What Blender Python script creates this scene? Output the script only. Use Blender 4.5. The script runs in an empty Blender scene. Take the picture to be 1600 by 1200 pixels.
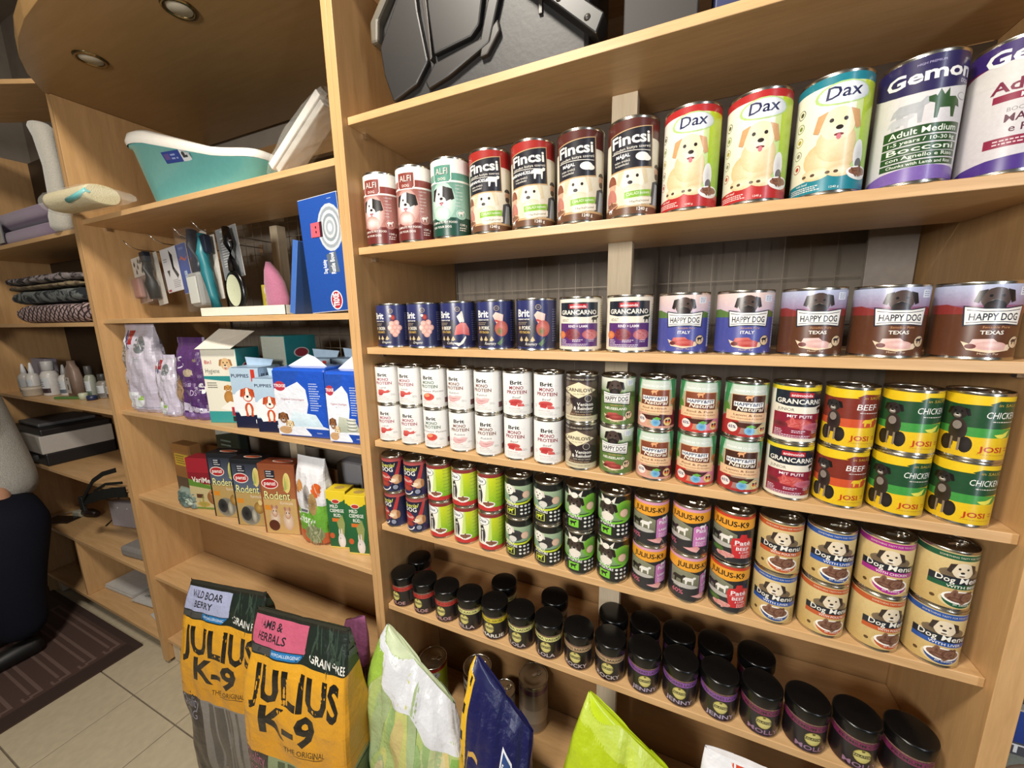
import bpy, bmesh, math, random
from mathutils import Vector, Matrix
from mathutils.geometry import tessellate_polygon
PI=math.pi
sc=bpy.context.scene; COL=sc.collection
random.seed(7)
# ------------------------------------------------------------------ camera, world, light, exposure
cam_d=bpy.data.cameras.new('camera'); cam=bpy.data.objects.new('camera',cam_d); COL.objects.link(cam); sc.camera=cam
_f=Vector((-0.39352244,0.90234389,-0.17582831)); _r=Vector((0.91769532,0.39692559,-0.01689333)); _u=Vector((-0.05454717,0.16800472,0.98427589))
cam.matrix_world=Matrix(((_r.x,_u.x,-_f.x,0.78620683),(_r.y,_u.y,-_f.y,-0.8),(_r.z,_u.z,-_f.z,1.65163182),(0,0,0,1)))
cam_d.lens=13.281635868; cam_d.sensor_width=36; cam_d.clip_start=.02; cam_d.clip_end=50
sc.view_settings.view_transform='Standard'; sc.view_settings.look='None'
sc.view_settings.gamma=1; sc.view_settings.use_curve_mapping=False
sc.view_settings.exposure=0.22
W=bpy.data.worlds.new('room_air'); sc.world=W; W.use_nodes=True
W.node_tree.nodes['Background'].inputs[0].default_value=(1,.86,.70,1)
W.node_tree.nodes['Background'].inputs[1].default_value=.04
def area(name,loc,target,sx,sy,power,col):
    d=bpy.data.lights.new(name,'AREA'); d.shape='RECTANGLE'; d.size=sx; d.size_y=sy; d.energy=power; d.color=col
    o=bpy.data.objects.new(name,d); COL.objects.link(o); o.location=loc
    o.rotation_euler=(Vector(target)-Vector(loc)).to_track_quat('-Z','Y').to_euler(); return o
area('ceiling_lamp_light',(.10,-1.10,3.40),(.0,.1,1.0),.30,.30,60,(1,.92,.80))
area('shop_lamp_light',(.15,-1.9,1.95),(.2,0,1.1),.50,.40,33,(1,.955,.88))
area('window_light',(1.75,-.95,1.75),(.7,.02,1.6),.10,1.5,7,(.84,.90,1))
# ------------------------------------------------------------------ colours and materials
def lin(c):
    if isinstance(c,str): c=c.lstrip('#'); c=[int(c[i:i+2],16)/255 for i in (0,2,4)]
    return tuple(x/12.92 if x<=.04045 else ((x+.055)/1.055)**2.4 for x in c[:3])
_M={}
def mat(name,col,rough=.5,metal=0,var=.06,scale=60,spec=.5,trans=0,alpha=1,coat=0,bump=0,stretch=None,sheen=0):
    """procedural material: noise-varied base colour, optional bump"""
    if name in _M: return _M[name]
    m=bpy.data.materials.new(name); m.use_nodes=True; nt=m.node_tree; b=nt.nodes['Principled BSDF']
    tc=nt.nodes.new('ShaderNodeTexCoord'); mp=nt.nodes.new('ShaderNodeMapping'); nz=nt.nodes.new('ShaderNodeTexNoise')
    nt.links.new(tc.outputs['Object'],mp.inputs[0]); nt.links.new(mp.outputs[0],nz.inputs['Vector'])
    if stretch: mp.inputs['Scale'].default_value=stretch
    nz.inputs['Scale'].default_value=scale; nz.inputs['Detail'].default_value=5
    rp=nt.nodes.new('ShaderNodeValToRGB'); L=lin(col)
    rp.color_ramp.elements[0].position=.3; rp.color_ramp.elements[1].position=.72
    rp.color_ramp.elements[0].color=(*[max(0,x*(1-var)) for x in L],1); rp.color_ramp.elements[1].color=(*[min(1,x*(1+var)) for x in L],1)
    nt.links.new(nz.outputs['Fac'],rp.inputs[0]); nt.links.new(rp.outputs[0],b.inputs['Base Color'])
    b.inputs['Roughness'].default_value=rough; b.inputs['Metallic'].default_value=metal
    b.inputs['Specular IOR Level'].default_value=spec; b.inputs['Transmission Weight'].default_value=trans
    b.inputs['Alpha'].default_value=alpha; b.inputs['Coat Weight'].default_value=coat
    if sheen: b.inputs['Sheen Weight'].default_value=sheen
    if bump:
        bp=nt.nodes.new('ShaderNodeBump'); bp.inputs['Strength'].default_value=bump; bp.inputs['Distance'].default_value=.004
        nt.links.new(nz.outputs['Fac'],bp.inputs['Height']); nt.links.new(bp.outputs[0],b.inputs['Normal'])
    _M[name]=m; return m
def printmat(name,rough,spec=.5,coat=0,bump=0,bscale=30):
    """printed paper / film: colour comes from the printed mesh's colour attribute, fine ink mottling from noise"""
    m=bpy.data.materials.new(name); m.use_nodes=True; nt=m.node_tree; b=nt.nodes['Principled BSDF']
    at=nt.nodes.new('ShaderNodeAttribute'); at.attribute_name='Col'
    nz=nt.nodes.new('ShaderNodeTexNoise'); nz.inputs['Scale'].default_value=220; tc=nt.nodes.new('ShaderNodeTexCoord')
    nt.links.new(tc.outputs['Object'],nz.inputs['Vector'])
    mx=nt.nodes.new('ShaderNodeMix'); mx.data_type='RGBA'; mx.blend_type='OVERLAY'; mx.inputs[0].default_value=.14
    nt.links.new(at.outputs['Color'],mx.inputs[6]); nt.links.new(nz.outputs['Fac'],mx.inputs[7]); dk=nt.nodes.new('ShaderNodeMix'); dk.data_type='RGBA'; dk.blend_type='MULTIPLY'; dk.inputs[0].default_value=1; dk.inputs[7].default_value=(.80,.80,.80,1)
    nt.links.new(mx.outputs[2],dk.inputs[6]); nt.links.new(dk.outputs[2],b.inputs['Base Color'])
    b.inputs['Roughness'].default_value=rough; b.inputs['Specular IOR Level'].default_value=spec; b.inputs['Coat Weight'].default_value=coat
    b.inputs['Coat Roughness'].default_value=.12
    if bump:
        n2=nt.nodes.new('ShaderNodeTexNoise'); n2.inputs['Scale'].default_value=bscale; n2.inputs['Detail'].default_value=3; nt.links.new(tc.outputs['Object'],n2.inputs['Vector'])
        bp=nt.nodes.new('ShaderNodeBump'); bp.inputs['Strength'].default_value=bump; bp.inputs['Distance'].default_value=.01
        nt.links.new(n2.outputs['Fac'],bp.inputs['Height']); nt.links.new(bp.outputs[0],b.inputs['Normal'])
    _M[name]=m; return m
PR_CAN=printmat('printed_can_label',.30,.6,.15)
PR_BOX=printmat('printed_carton',.42)
PR_BAG=printmat('printed_film_bag',.34,.5,.25,.55,26)
PR_FLAT=printmat('printed_paper_matt',.7)
def wood(name,c1,c2,axis='x',rough=.38):
    m=bpy.data.materials.new(name); m.use_nodes=True; nt=m.node_tree; b=nt.nodes['Principled BSDF']
    tc=nt.nodes.new('ShaderNodeTexCoord'); mp=nt.nodes.new('ShaderNodeMapping')
    s={'x':(1.2,14,14),'z':(14,14,1.2),'y':(14,1.2,14)}[axis]; mp.inputs['Scale'].default_value=s
    n1=nt.nodes.new('ShaderNodeTexNoise'); n1.inputs['Scale'].default_value=4; n1.inputs['Detail'].default_value=6; n1.inputs['Distortion'].default_value=.6
    n2=nt.nodes.new('ShaderNodeTexNoise'); n2.inputs['Scale'].default_value=26; n2.inputs['Detail'].default_value=4
    for n in (n1,n2): nt.links.new(mp.outputs[0],n.inputs['Vector'])
    nt.links.new(tc.outputs['Object'],mp.inputs[0])
    rp=nt.nodes.new('ShaderNodeValToRGB'); rp.color_ramp.elements[0].color=(*lin(c1),1); rp.color_ramp.elements[1].color=(*lin(c2),1)
    rp.color_ramp.elements[0].position=.25; rp.color_ramp.elements[1].position=.7
    ad=nt.nodes.new('ShaderNodeMath'); ad.operation='MULTIPLY_ADD'; ad.inputs[1].default_value=.35
    nt.links.new(n2.outputs['Fac'],ad.inputs[0]); sb=nt.nodes.new('ShaderNodeMath'); sb.operation='MULTIPLY'; sb.inputs[1].default_value=.75
    nt.links.new(n1.outputs['Fac'],sb.inputs[0]); nt.links.new(sb.outputs[0],ad.inputs[2]); nt.links.new(ad.outputs[0],rp.inputs[0])
    nt.links.new(rp.outputs[0],b.inputs['Base Color']); b.inputs['Roughness'].default_value=rough
    _M[name]=m; return m
WX=wood('beech_laminate','#b08a5c','#c8a273','x'); WZ=wood('beech_laminate_upright','#aa8456','#c09868','z')
WB=wood('beech_back_board','#8a673f','#9a764e','x',.5); WPOST=wood('raw_pine','#b7a58a','#cdbda2','z',.7)
WSHADE=wood('shaded_back_board','#33261a','#40301f','x',.6)  # back board wood with the unlit depth of the compartments put into its colour
WSOF=wood('soffit_laminate','#86683f','#94744c','x',.35)
STEEL=mat('tinned_steel','#c9c4b8',.24,1,.1,80); STEELD=mat('tin_lid_steel','#b5ab98',.30,1,.1,40)
WIRE=mat('zinc_wire','#8f8474',.5,.3); CHROME=mat('chrome_hook','#d8d4cc',.2,1)
BLKP=mat('black_plastic','#0b0b0b',.25,0,.1,50,.5); BLKM=mat('black_matt_plastic','#121213',.5)
GLASS=mat('jar_glass','#e8e4dc',.05,0,.02,30,.5,.9); 
# ------------------------------------------------------------------ objects
def tag(o,label=None,cat=None,group=None,kind=None):
    if label: o['label']=label
    if cat: o['category']=cat
    if group: o['group']=group
    if kind: o['kind']=kind
    return o
def thing(name,label,cat,loc=(0,0,0),rz=0,group=None,rot=None):
    o=bpy.data.objects.new(name,None); COL.objects.link(o); o.empty_display_size=.02
    o.location=loc; o.rotation_euler=rot or (0,0,rz); return tag(o,label,cat,group)
def link(name,me,parent=None,loc=None,rot=None):
    o=bpy.data.objects.new(name,me); COL.objects.link(o)
    if parent: o.parent=parent
    if loc: o.location=loc
    if rot: o.rotation_euler=rot
    return o
def copy_tree(o,parent=None):
    c=o.copy(); COL.objects.link(c)
    if parent: c.parent=parent
    for ch in o.children: copy_tree(ch,c)
    return c
class MB:
    def __init__(s): s.v=[]; s.f=[]; s.m=[]; s.sm=[]
    def quad(s,a,b,c,d,m=0,sm=False):
        n=len(s.v); s.v+=[a,b,c,d]; s.f.append((n,n+1,n+2,n+3)); s.m.append(m); s.sm.append(sm); return s
    def box(s,x0,y0,z0,x1,y1,z1,m=0,M=None):
        n=len(s.v); P=[(x0,y0,z0),(x1,y0,z0),(x1,y1,z0),(x0,y1,z0),(x0,y0,z1),(x1,y0,z1),(x1,y1,z1),(x0,y1,z1)]
        if M: P=[tuple(M@Vector(p)) for p in P]
        s.v+=P
        for f in ((3,2,1,0),(4,5,6,7),(0,1,5,4),(1,2,6,5),(2,3,7,6),(3,0,4,7)): s.f.append(tuple(n+i for i in f)); s.m.append(m); s.sm.append(False)
        return s
    def loft(s,rings,m=0,cap0=True,cap1=True,closed=True,sm=True):
        n=len(s.v); k=len(rings[0])
        for r in rings: s.v+=[tuple(p) for p in r]
        for i in range(len(rings)-1):
            for j in range(k if closed else k-1):
                a=n+i*k+j; b=n+i*k+(j+1)%k; s.f.append((a,b,b+k,a+k)); s.m.append(m); s.sm.append(sm)
        if cap0: s.f.append(tuple(n+j for j in range(k))[::-1]); s.m.append(m); s.sm.append(False)
        if cap1: s.f.append(tuple(n+(len(rings)-1)*k+j for j in range(k))); s.m.append(m); s.sm.append(False)
        return s
    def lathe(s,prof,seg=32,m=0,cx=0,cy=0,a0=0,cap0=False,cap1=False):
        return s.loft([[(cx+r*math.cos(a0+2*PI*j/seg),cy+r*math.sin(a0+2*PI*j/seg),z) for j in range(seg)] for r,z in prof],m,cap0,cap1)
    def tube(s,pts,r,seg=8,m=0,flat=1):
        pts=[Vector(p) for p in pts]; rings=[]; up=Vector((0,0,1))
        for i,p in enumerate(pts):
            t=(pts[min(i+1,len(pts)-1)]-pts[max(i-1,0)]).normalized()
            a=t.cross(up); a=a.normalized() if a.length>1e-3 else Vector((1,0,0)); b=a.cross(t).normalized()
            rr=r[i] if isinstance(r,(list,tuple)) else r
            rings.append([tuple(p+(a*math.cos(2*PI*j/seg)+b*math.sin(2*PI*j/seg)*flat)*rr) for j in range(seg)])
        return s.loft(rings,m)
    def prism(s,poly,z0,z1,m=0,M=None):
        n=len(s.v); k=len(poly); P=[(x,y,z0) for x,y in poly]+[(x,y,z1) for x,y in poly]
        if M: P=[tuple(M@Vector(p)) for p in P]
        s.v+=P
        s.f+= [tuple(range(n,n+k))[::-1],tuple(range(n+k,n+2*k))]+[(n+i,n+(i+1)%k,n+k+(i+1)%k,n+k+i) for i in range(k)]
        s.m+=[m]*(k+2); s.sm+=[False]*(k+2); return s
    def mesh(s,name,mats,bevel=0):
        me=bpy.data.meshes.new(name); me.from_pydata(s.v,[],s.f)
        for x in (mats if isinstance(mats,(list,tuple)) else [mats]): me.materials.append(x)
        me.polygons.foreach_set('material_index',s.m); me.polygons.foreach_set('use_smooth',s.sm)
        if bevel:
            bm=bmesh.new(); bm.from_mesh(me); bmesh.ops.remove_doubles(bm,verts=bm.verts,dist=1e-6)
            bmesh.ops.bevel(bm,geom=[e for e in bm.edges],offset=bevel,segments=2,affect='EDGES',profile=.5,clamp_overlap=True)
            bm.to_mesh(me); bm.free()
        me.update(); return me
    def obj(s,name,mats,parent=None,bevel=0,loc=None,rot=None): return link(name,s.mesh(name,mats,bevel),parent,loc,rot)
def boxo(name,x0,y0,z0,x1,y1,z1,m,parent=None,bevel=.0008):
    """one board / block, origin at its own centre so procedural grain differs between boards"""
    c=((x0+x1)/2,(y0+y1)/2,(z0+z1)/2)
    return MB().box(x0-c[0],y0-c[1],z0-c[2],x1-c[0],y1-c[1],z1-c[2]).obj(name,m,parent,bevel,loc=c)
# ------------------------------------------------------------------ vector print: flat artwork laid on a surface as thin tinted layers
_TC={}
def text_tris(s,bold):
    k=(s,bold)
    if k in _TC: return _TC[k]
    cu=bpy.data.curves.new('t','FONT'); cu.body=s; cu.size=1; cu.offset=bold*.55; cu.resolution_u=2; cu.fill_mode='BOTH'
    o=bpy.data.objects.new('t',cu); COL.objects.link(o)
    dg=bpy.context.evaluated_depsgraph_get(); me=bpy.data.meshes.new_from_object(o.evaluated_get(dg)); me.calc_loop_triangles()
    V=[(v.co.x,v.co.y) for v in me.vertices]; T=[[V[i] for i in t.vertices] for t in me.loop_triangles]
    bpy.data.objects.remove(o); bpy.data.curves.remove(cu); bpy.data.meshes.remove(me)
    xs=[p[0] for t in T for p in t] or [0]; ys=[p[1] for t in T for p in t] or [0]
    _TC[k]=(T,min(xs),max(xs),min(ys),max(ys)); return _TC[k]
def clip(poly,ax,k,keep_less):
    out=[]; n=len(poly)
    for i in range(n):
        a=poly[i]; b=poly[(i+1)%n]; ia=(a[ax]<=k)==keep_less or a[ax]==k; ib=(b[ax]<=k)==keep_less or b[ax]==k
        if ia: out.append(a)
        if ia!=ib:
            t=(k-a[ax])/(b[ax]-a[ax]); out.append(tuple(a[j]+(b[j]-a[j])*t for j in range(len(a))))
    return out
class Art:
    """x to the right, y up; every op is a list of triangles whose vertices carry (x,y,r,g,b)"""
    def __init__(s,x0,y0,x1,y1,kx=1): s.w=(x0,y0,x1,y1); s.ops=[]; s.kx=kx
    def add(s,tris,lev=None):
        x0,y0,x1,y1=s.w; out=[]
        for t in tris:
            p=t
            if min(q[0] for q in p)<x0: p=clip(p,0,x0,False)
            if len(p)>2 and max(q[0] for q in p)>x1: p=clip(p,0,x1,True)
            if len(p)>2 and min(q[1] for q in p)<y0: p=clip(p,1,y0,False)
            if len(p)>2 and max(q[1] for q in p)>y1: p=clip(p,1,y1,True)
            if len(p)>2: out.append(p)
        if not out: return s
        bb=(min(q[0] for p in out for q in p),min(q[1] for p in out for q in p),max(q[0] for p in out for q in p),max(q[1] for p in out for q in p))
        L=0
        for b,l,_ in s.ops:
            if l>=L and b[0]<bb[2] and bb[0]<b[2] and b[1]<bb[3] and bb[1]<b[3]: L=l+1
        s.ops.append((bb,L,out)); return s
    def rect(s,x0,y0,x1,y1,c,c2=None,side=None):
        a=lin(c); b=lin(c2) if c2 else a
        if side: v=[(x0,y0,*a),(x1,y0,*b),(x1,y1,*b),(x0,y1,*a)]
        else: v=[(x0,y0,*a),(x1,y0,*a),(x1,y1,*b),(x0,y1,*b)]
        return s.add([v])
    def bg(s,c,c2=None): return s.rect(*s.w,c,c2)
    def poly(s,pts,c,c2=None):
        a=lin(c); b=lin(c2) if c2 else a; ys=[p[1] for p in pts]; y0,y1=min(ys),max(ys)
        V=[(x,y,*[a[i]+(b[i]-a[i])*((y-y0)/(y1-y0+1e-9)) for i in range(3)]) for x,y in pts]
        return s.add([[V[i] for i in t] for t in tessellate_polygon([[Vector((x,y,0)) for x,y in pts]])])
    def ell(s,cx,cy,rx,ry,c,c2=None,rot=0,n=18,a0=0,a1=360):
        a=lin(c); b=lin(c2) if c2 else a; cr,sr=math.cos(rot),math.sin(rot); P=[]
        full=abs(a1-a0)>=360
        for i in range(n if full else n+1):
            t=math.radians(a0+(a1-a0)*i/n); ex,ey=rx*math.cos(t),ry*math.sin(t); P.append((cx+ex*cr-ey*sr,cy+ex*sr+ey*cr,*b))
        ce=(cx,cy,*a); k=len(P)
        return s.add([[ce,P[i],P[(i+1)%k]] for i in range(k if full else k-1)])
    def text(s,t,x,y,h,c,al='c',bold=.0,w=None,rot=0,sh=0,arc=0):
        """h = capital height; w = forced total width"""
        T,x0,x1,y0,y1=text_tris(t,bold); k=h/.70; kx=k if w is None else w/(x1-x0+1e-9); L=(x1-x0)*kx
        ox={'c':-L/2,'l':0,'r':-L}[al]; cr,sr=math.cos(rot),math.sin(rot); col=lin(c); out=[]
        for tr in T:
            q=[]
            for px,py in tr:
                X=(px-x0)*kx+ox; Y=py*k; X+=Y*sh; Y+=arc*(X*X); q.append((x+X*cr-Y*sr,y+X*sr+Y*cr,*col))
            out.append(q)
        return s.add(out)
    def lines(s,x0,y0,x1,n,dy,c,h=None,seed=1,al='l'):
        """block of tiny unreadable print: rows of short dashes"""
        r=random.Random(seed); h=h or dy*.42; tr=[]; col=lin(c)
        for i in range(n):
            y=y0-i*dy; L=(x1-x0)*r.uniform(.65,1); xa=x0 if al=='l' else (x0+x1-L)/2; x=xa
            while x<xa+L:
                w=min(r.uniform(.9,2.8)*h,xa+L-x); tr.append([(x,y,*col),(x+w,y,*col),(x+w,y+h,*col),(x,y+h,*col)]); x+=w+h*.7
        return s.add(tr)
    def build(s,name,fn,mat_,parent=None,cell=(9,9),eps=.00005,base=.0002):
        """fn(x,y,off)->3D point"""
        V=[];F=[];Cc=[]; cx,cy=cell
        for bb,lev,tris in s.ops:
            off=base+eps*lev
            for t in tris:
                parts=[t]
                for ax,cs in ((0,cx),(1,cy)):
                    new=[]
                    for p in parts:
                        lo=min(q[ax] for q in p); hi=max(q[ax] for q in p); k=math.floor(lo/cs)+1
                        while k*cs<hi-1e-6 and len(p)>2:
                            a=clip(p,ax,k*cs,True)
                            if len(a)>2: new.append(a)
                            p=clip(p,ax,k*cs,False); k+=1
                        if len(p)>2: new.append(p)
                    parts=new
                for p in parts:
                    A=sum(p[i][0]*p[(i+1)%len(p)][1]-p[(i+1)%len(p)][0]*p[i][1] for i in range(len(p)))
                    if abs(A)<1e-9: continue
                    if A<0: p=p[::-1]
                    n=len(V); V+=[fn(q[0],q[1],off) for q in p]; F.append(tuple(range(n,n+len(p)))); Cc+=[(q[2],q[3],q[4],1) for q in p]
        me=bpy.data.meshes.new(name); me.from_pydata(V,[],F); me.materials.append(mat_)
        ca=me.color_attributes.new('Col','FLOAT_COLOR','CORNER'); ca.data.foreach_set('color',[x for c in Cc for x in c])
        me.polygons.foreach_set('use_smooth',[True]*len(F)); me.update()
        return link(name,me,parent)
# ------------------------------------------------------------------ the setting
def struct(o): o['kind']='structure'; return o
fl=struct(boxo('floor',-3.4,-3.2,-.05,2.2,.56,-.004,mat('tile_grout','#6b6152',.9,0,.15),None,0))
TILE=mat('floor_tile_glaze','#b3a78e',.42,0,.07,35,.5,bump=.05)
T=.32; tm=MB().box(-.1625,-.1575,-.006,.1625,.1575,.004).mesh('tile',TILE,.0012)
for i in range(-6,11):
    for j in range(-8,3):
        o=link('tile',tm,fl); o.location=(-1.375+.33*i+.165-fl.location.x,-.175+T*j+.16-fl.location.y,-.004-fl.location.z)
WALLM=mat('wall_plaster','#8c8276',.85,0,.08,12,bump=.2)
struct(boxo('wall_back',-3.4,.50,0,2.2,.56,3.6,WALLM,None,0))
struct(boxo('wall_left',-3.46,-3.2,0,-3.40,.56,3.6,WALLM,None,0))
struct(boxo('ceiling',-3.4,-3.2,3.6,2.2,.56,3.66,mat('ceiling_paint','#8d8074',.85,0,.06,8),None,0))
SB=.018
def shelf(parent,x0,x1,zb,y0,y1,notch=True): return boxo('shelf',x0,y0,zb,x1,y1,zb+SB,WX,parent,.0012)
def pegs(parent,x,zb,y,sx):
    MB().box(x,y,zb-.012,x+sx*.012,y+.012,zb).obj('shelf_pin',CHROME,parent)
# right-hand unit with the cans
RU=thing('shelf_unit','light beech shelf unit holding the long rows of pet food cans','shelving')
boxo('side_panel',-.018,-.018,0,-.0005,.48,2.50,WZ,RU); boxo('side_panel',1.291,-.018,0,1.325,.48,2.50,WZ,RU)
RZ=[2.130,1.819,1.556,1.288,1.025,.754]
for i,z in enumerate(RZ):
    shelf(RU,0.001,1.2905,z,0,.27 if i<5 else .248); pegs(RU,.0,z,.05,1); pegs(RU,1.2905,z,.05,-1)
shelf(RU,.001,1.2905,.292,.08,.248)
boxo('plinth_board',.001,.10,0,1.2905,.118,.290,WX,RU)
boxo('back_board',.001,.250,.02,1.2905,.258,1.023,WB,RU); boxo('back_board',.001,.46,2.0,1.2905,.468,2.50,WB,RU); boxo('back_board',.001,.2705,1.838,1.2905,.278,2.13,WSHADE,RU)
boxo('top_board',.001,-.0,2.482,1.2905,.46,2.50,WX,RU)
zz=[.310]+[z+SB for z in RZ[::-1]]
for a,b in zip(zz,RZ[::-1]): boxo('post',.625,.155,a,.680,.195,b,WPOST,RU,.001)
# middle unit
LU=thing('shelf_unit','light beech shelf unit in the middle, with hanging hooks and boxed goods','shelving')
boxo('side_panel',-.0365,-.018,0,-.0185,.48,2.50,WZ,LU); boxo('side_panel',-1.428,-.030,.02,-1.410,.48,2.50,WZ,LU)
LZ=[2.040,1.651,1.262,.869,.460,.118]
for i,z in enumerate(LZ):
    shelf(LU,-1.4095,-.037,z,-.014,.27 if i<4 else .19); pegs(LU,-1.4095,z,.05,1)
boxo('back_board',-1.4095,.192,.136,-.037,.200,.868,WB,LU)
boxo('back_board',-1.4095,.275,1.281,-.037,.283,1.50,WB,LU); boxo('back_board',-1.4095,.275,.888,-.037,.283,1.03,WB,LU)
boxo('rail',-1.40,.37,2.28,-.04,.395,2.36,WB,LU); boxo('post',-.80,.30,.89,-.755,.34,1.26,WPOST,LU); boxo('post',-.800,.33,1.67,-.755,.368,2.039,WPOST,LU); boxo('post',-.800,.33,2.06,-.755,.368,2.27,WPOST,LU)
boxo('foot',-1.405,-.002,.009,-1.35,.05,.117,WPOST,LU); boxo('foot',-.10,-.002,.009,-.05,.05,.117,WPOST,LU)
# left unit
CU=thing('shelf_unit','beech shelf unit at the far left, with cushions and fabrics','shelving')
boxo('side_panel',-1.4455,-.030,.02,-1.4285,.48,2.57,WZ,CU); boxo('side_panel',-2.740,-.030,.0,-2.722,.48,2.57,WZ,CU)
for z in [2.010,1.640,1.256,.869,.478,.118]: shelf(CU,-2.7215,-1.446,z,-.026,.27)
o=MB().box(-.75,-.0,-.009,.75,.30,.009).obj('top_board',WX,CU,.001,loc=(-2.25,-.235,2.625),rot=(0,0,.408))
boxo('divider_panel',-2.21,-.022,.137,-2.192,.26,.477,WZ,CU)
boxo('back_board',-2.7215,.275,.137,-1.446,.283,1.255,WB,CU); boxo('back_board',-2.7215,.275,1.2745,-1.446,.283,2.57,WSHADE,CU)
boxo('foot',-2.70,0,.009,-2.65,.05,.117,WPOST,CU)
# wire grids on the wall behind the middle and right units
def grid(name,label,x0,x1,z0,z1,y,px,pz):
    g=thing(name,label,'grid',((x0+x1)/2,y,z0)); cx=(x0+x1)/2
    m=MB(); x=x0
    while x<=x1+1e-6: m.box(x-cx-.0009,-.0009,0,x-cx+.0009,.0009,z1-z0); x+=px
    m.obj('upright_wire',WIRE,g)['kind']='stuff'
    m=MB(); z=z0
    while z<=z1+1e-6: m.box(x0-cx,-.0042,z-z0-.0009,x1-cx,-.0009,z-z0+.0009); z+=pz
    m.obj('cross_wire',WIRE,g)['kind']='stuff'
grid('wire_grid','wire display grid on the wall behind the pet food cans',.02,1.28,1.05,1.99,.455,.0565,.115)
grid('wire_grid','wire display grid behind the hanging grooming tools',-1.39,-.06,1.05,2.26,.41,.060,.060)
wp=MB().box(-.045,-.004,-.30,.045,.004,.30).obj('wall_board',mat('grey_painted_board','#9b938c',.7),None,.001,loc=(1.235,.40,1.86)); tag(wp,'narrow grey painted board standing behind the brown label cans','board')
# soffit with curved edge and recessed spot lamps
cv=[(-.037,-.262),(-.3,-.262),(-.55,-.250),(-.70,-.238),(-.818,-.223),(-.951,-.212),(-1.081,-.19),(-1.208,-.155),(-1.309,-.112),(-1.38,-.07),(-1.4275,-.040),(-1.4275,.478),(-.037,.478)]
o=MB().prism(cv[::-1],2.501,2.560).obj('soffit',[WSOF],None,.0015); tag(o,'brown wood canopy with a curved edge over the middle shelf unit','canopy')
sp=None
for k,(x,y) in enumerate(((-1.015,-.056),(-.517,-.053))):
    lb=('recessed round spot lamp in the canopy, nearer the curved corner','recessed round spot lamp in the canopy, nearer the picture top')[k]
    if sp is None:
        sp=thing('spot_lamp',lb,'lamp',(x,y,2.5),group='recessed spot lamps')
        MB().lathe([(.030,.0005),(.030,-.002),(.034,-.005),(.041,-.004),(.043,.0005)],36).obj('bezel',mat('brass_bezel','#8d7a58',.25,1),sp)
        MB().lathe([(.0005,-.0022),(.029,-.0022),(.0295,.0005)],36).obj('lens',mat('frosted_lens','#b9b2a2',.35,0,.05,200),sp)
    else:
        s2=copy_tree(sp); s2.location=(x,y,2.5); s2['label']=lb
# rug
RUG=Art(-1.15,-1.0,0,0); RUG.bg('#4f3a33'); RUG.rect(-.085,-1,0,0,'#3a2924'); RUG.rect(-1.15,-.03,0,0,'#3f2e28')
for i in range(11):
    y=-.045-.088*i
    RUG.rect(-.80,y-.012,-.11,y,'#6d5850'); RUG.rect(-.80,y-.040,-.135,y-.030,'#6d5850'); RUG.rect(-.122,y-.040,-.108,y-.0,'#6d5850'); RUG.rect(-.108,y-.062,-.098,y-.034,'#6d5850'); RUG.rect(-.135,y-.062,-.108,y-.054,'#6d5850'); RUG.rect(-.82,y-.040,-.80,y,'#6d5850')
rg=thing('floor_rug','brown woven rug with lighter stripe pairs on the tiled floor','rug',(-1.67,-.018,0))
MB().box(-1.15,-1.0,.0005,0,0,.0100).obj('rug_body',mat('rug_backing','#46342d',.95,0,.2,300,.2,bump=.5),rg,.003)
RUG.build('rug_pattern',lambda x,y,o:(x,y,.0101+o),PR_FLAT,rg)
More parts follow.
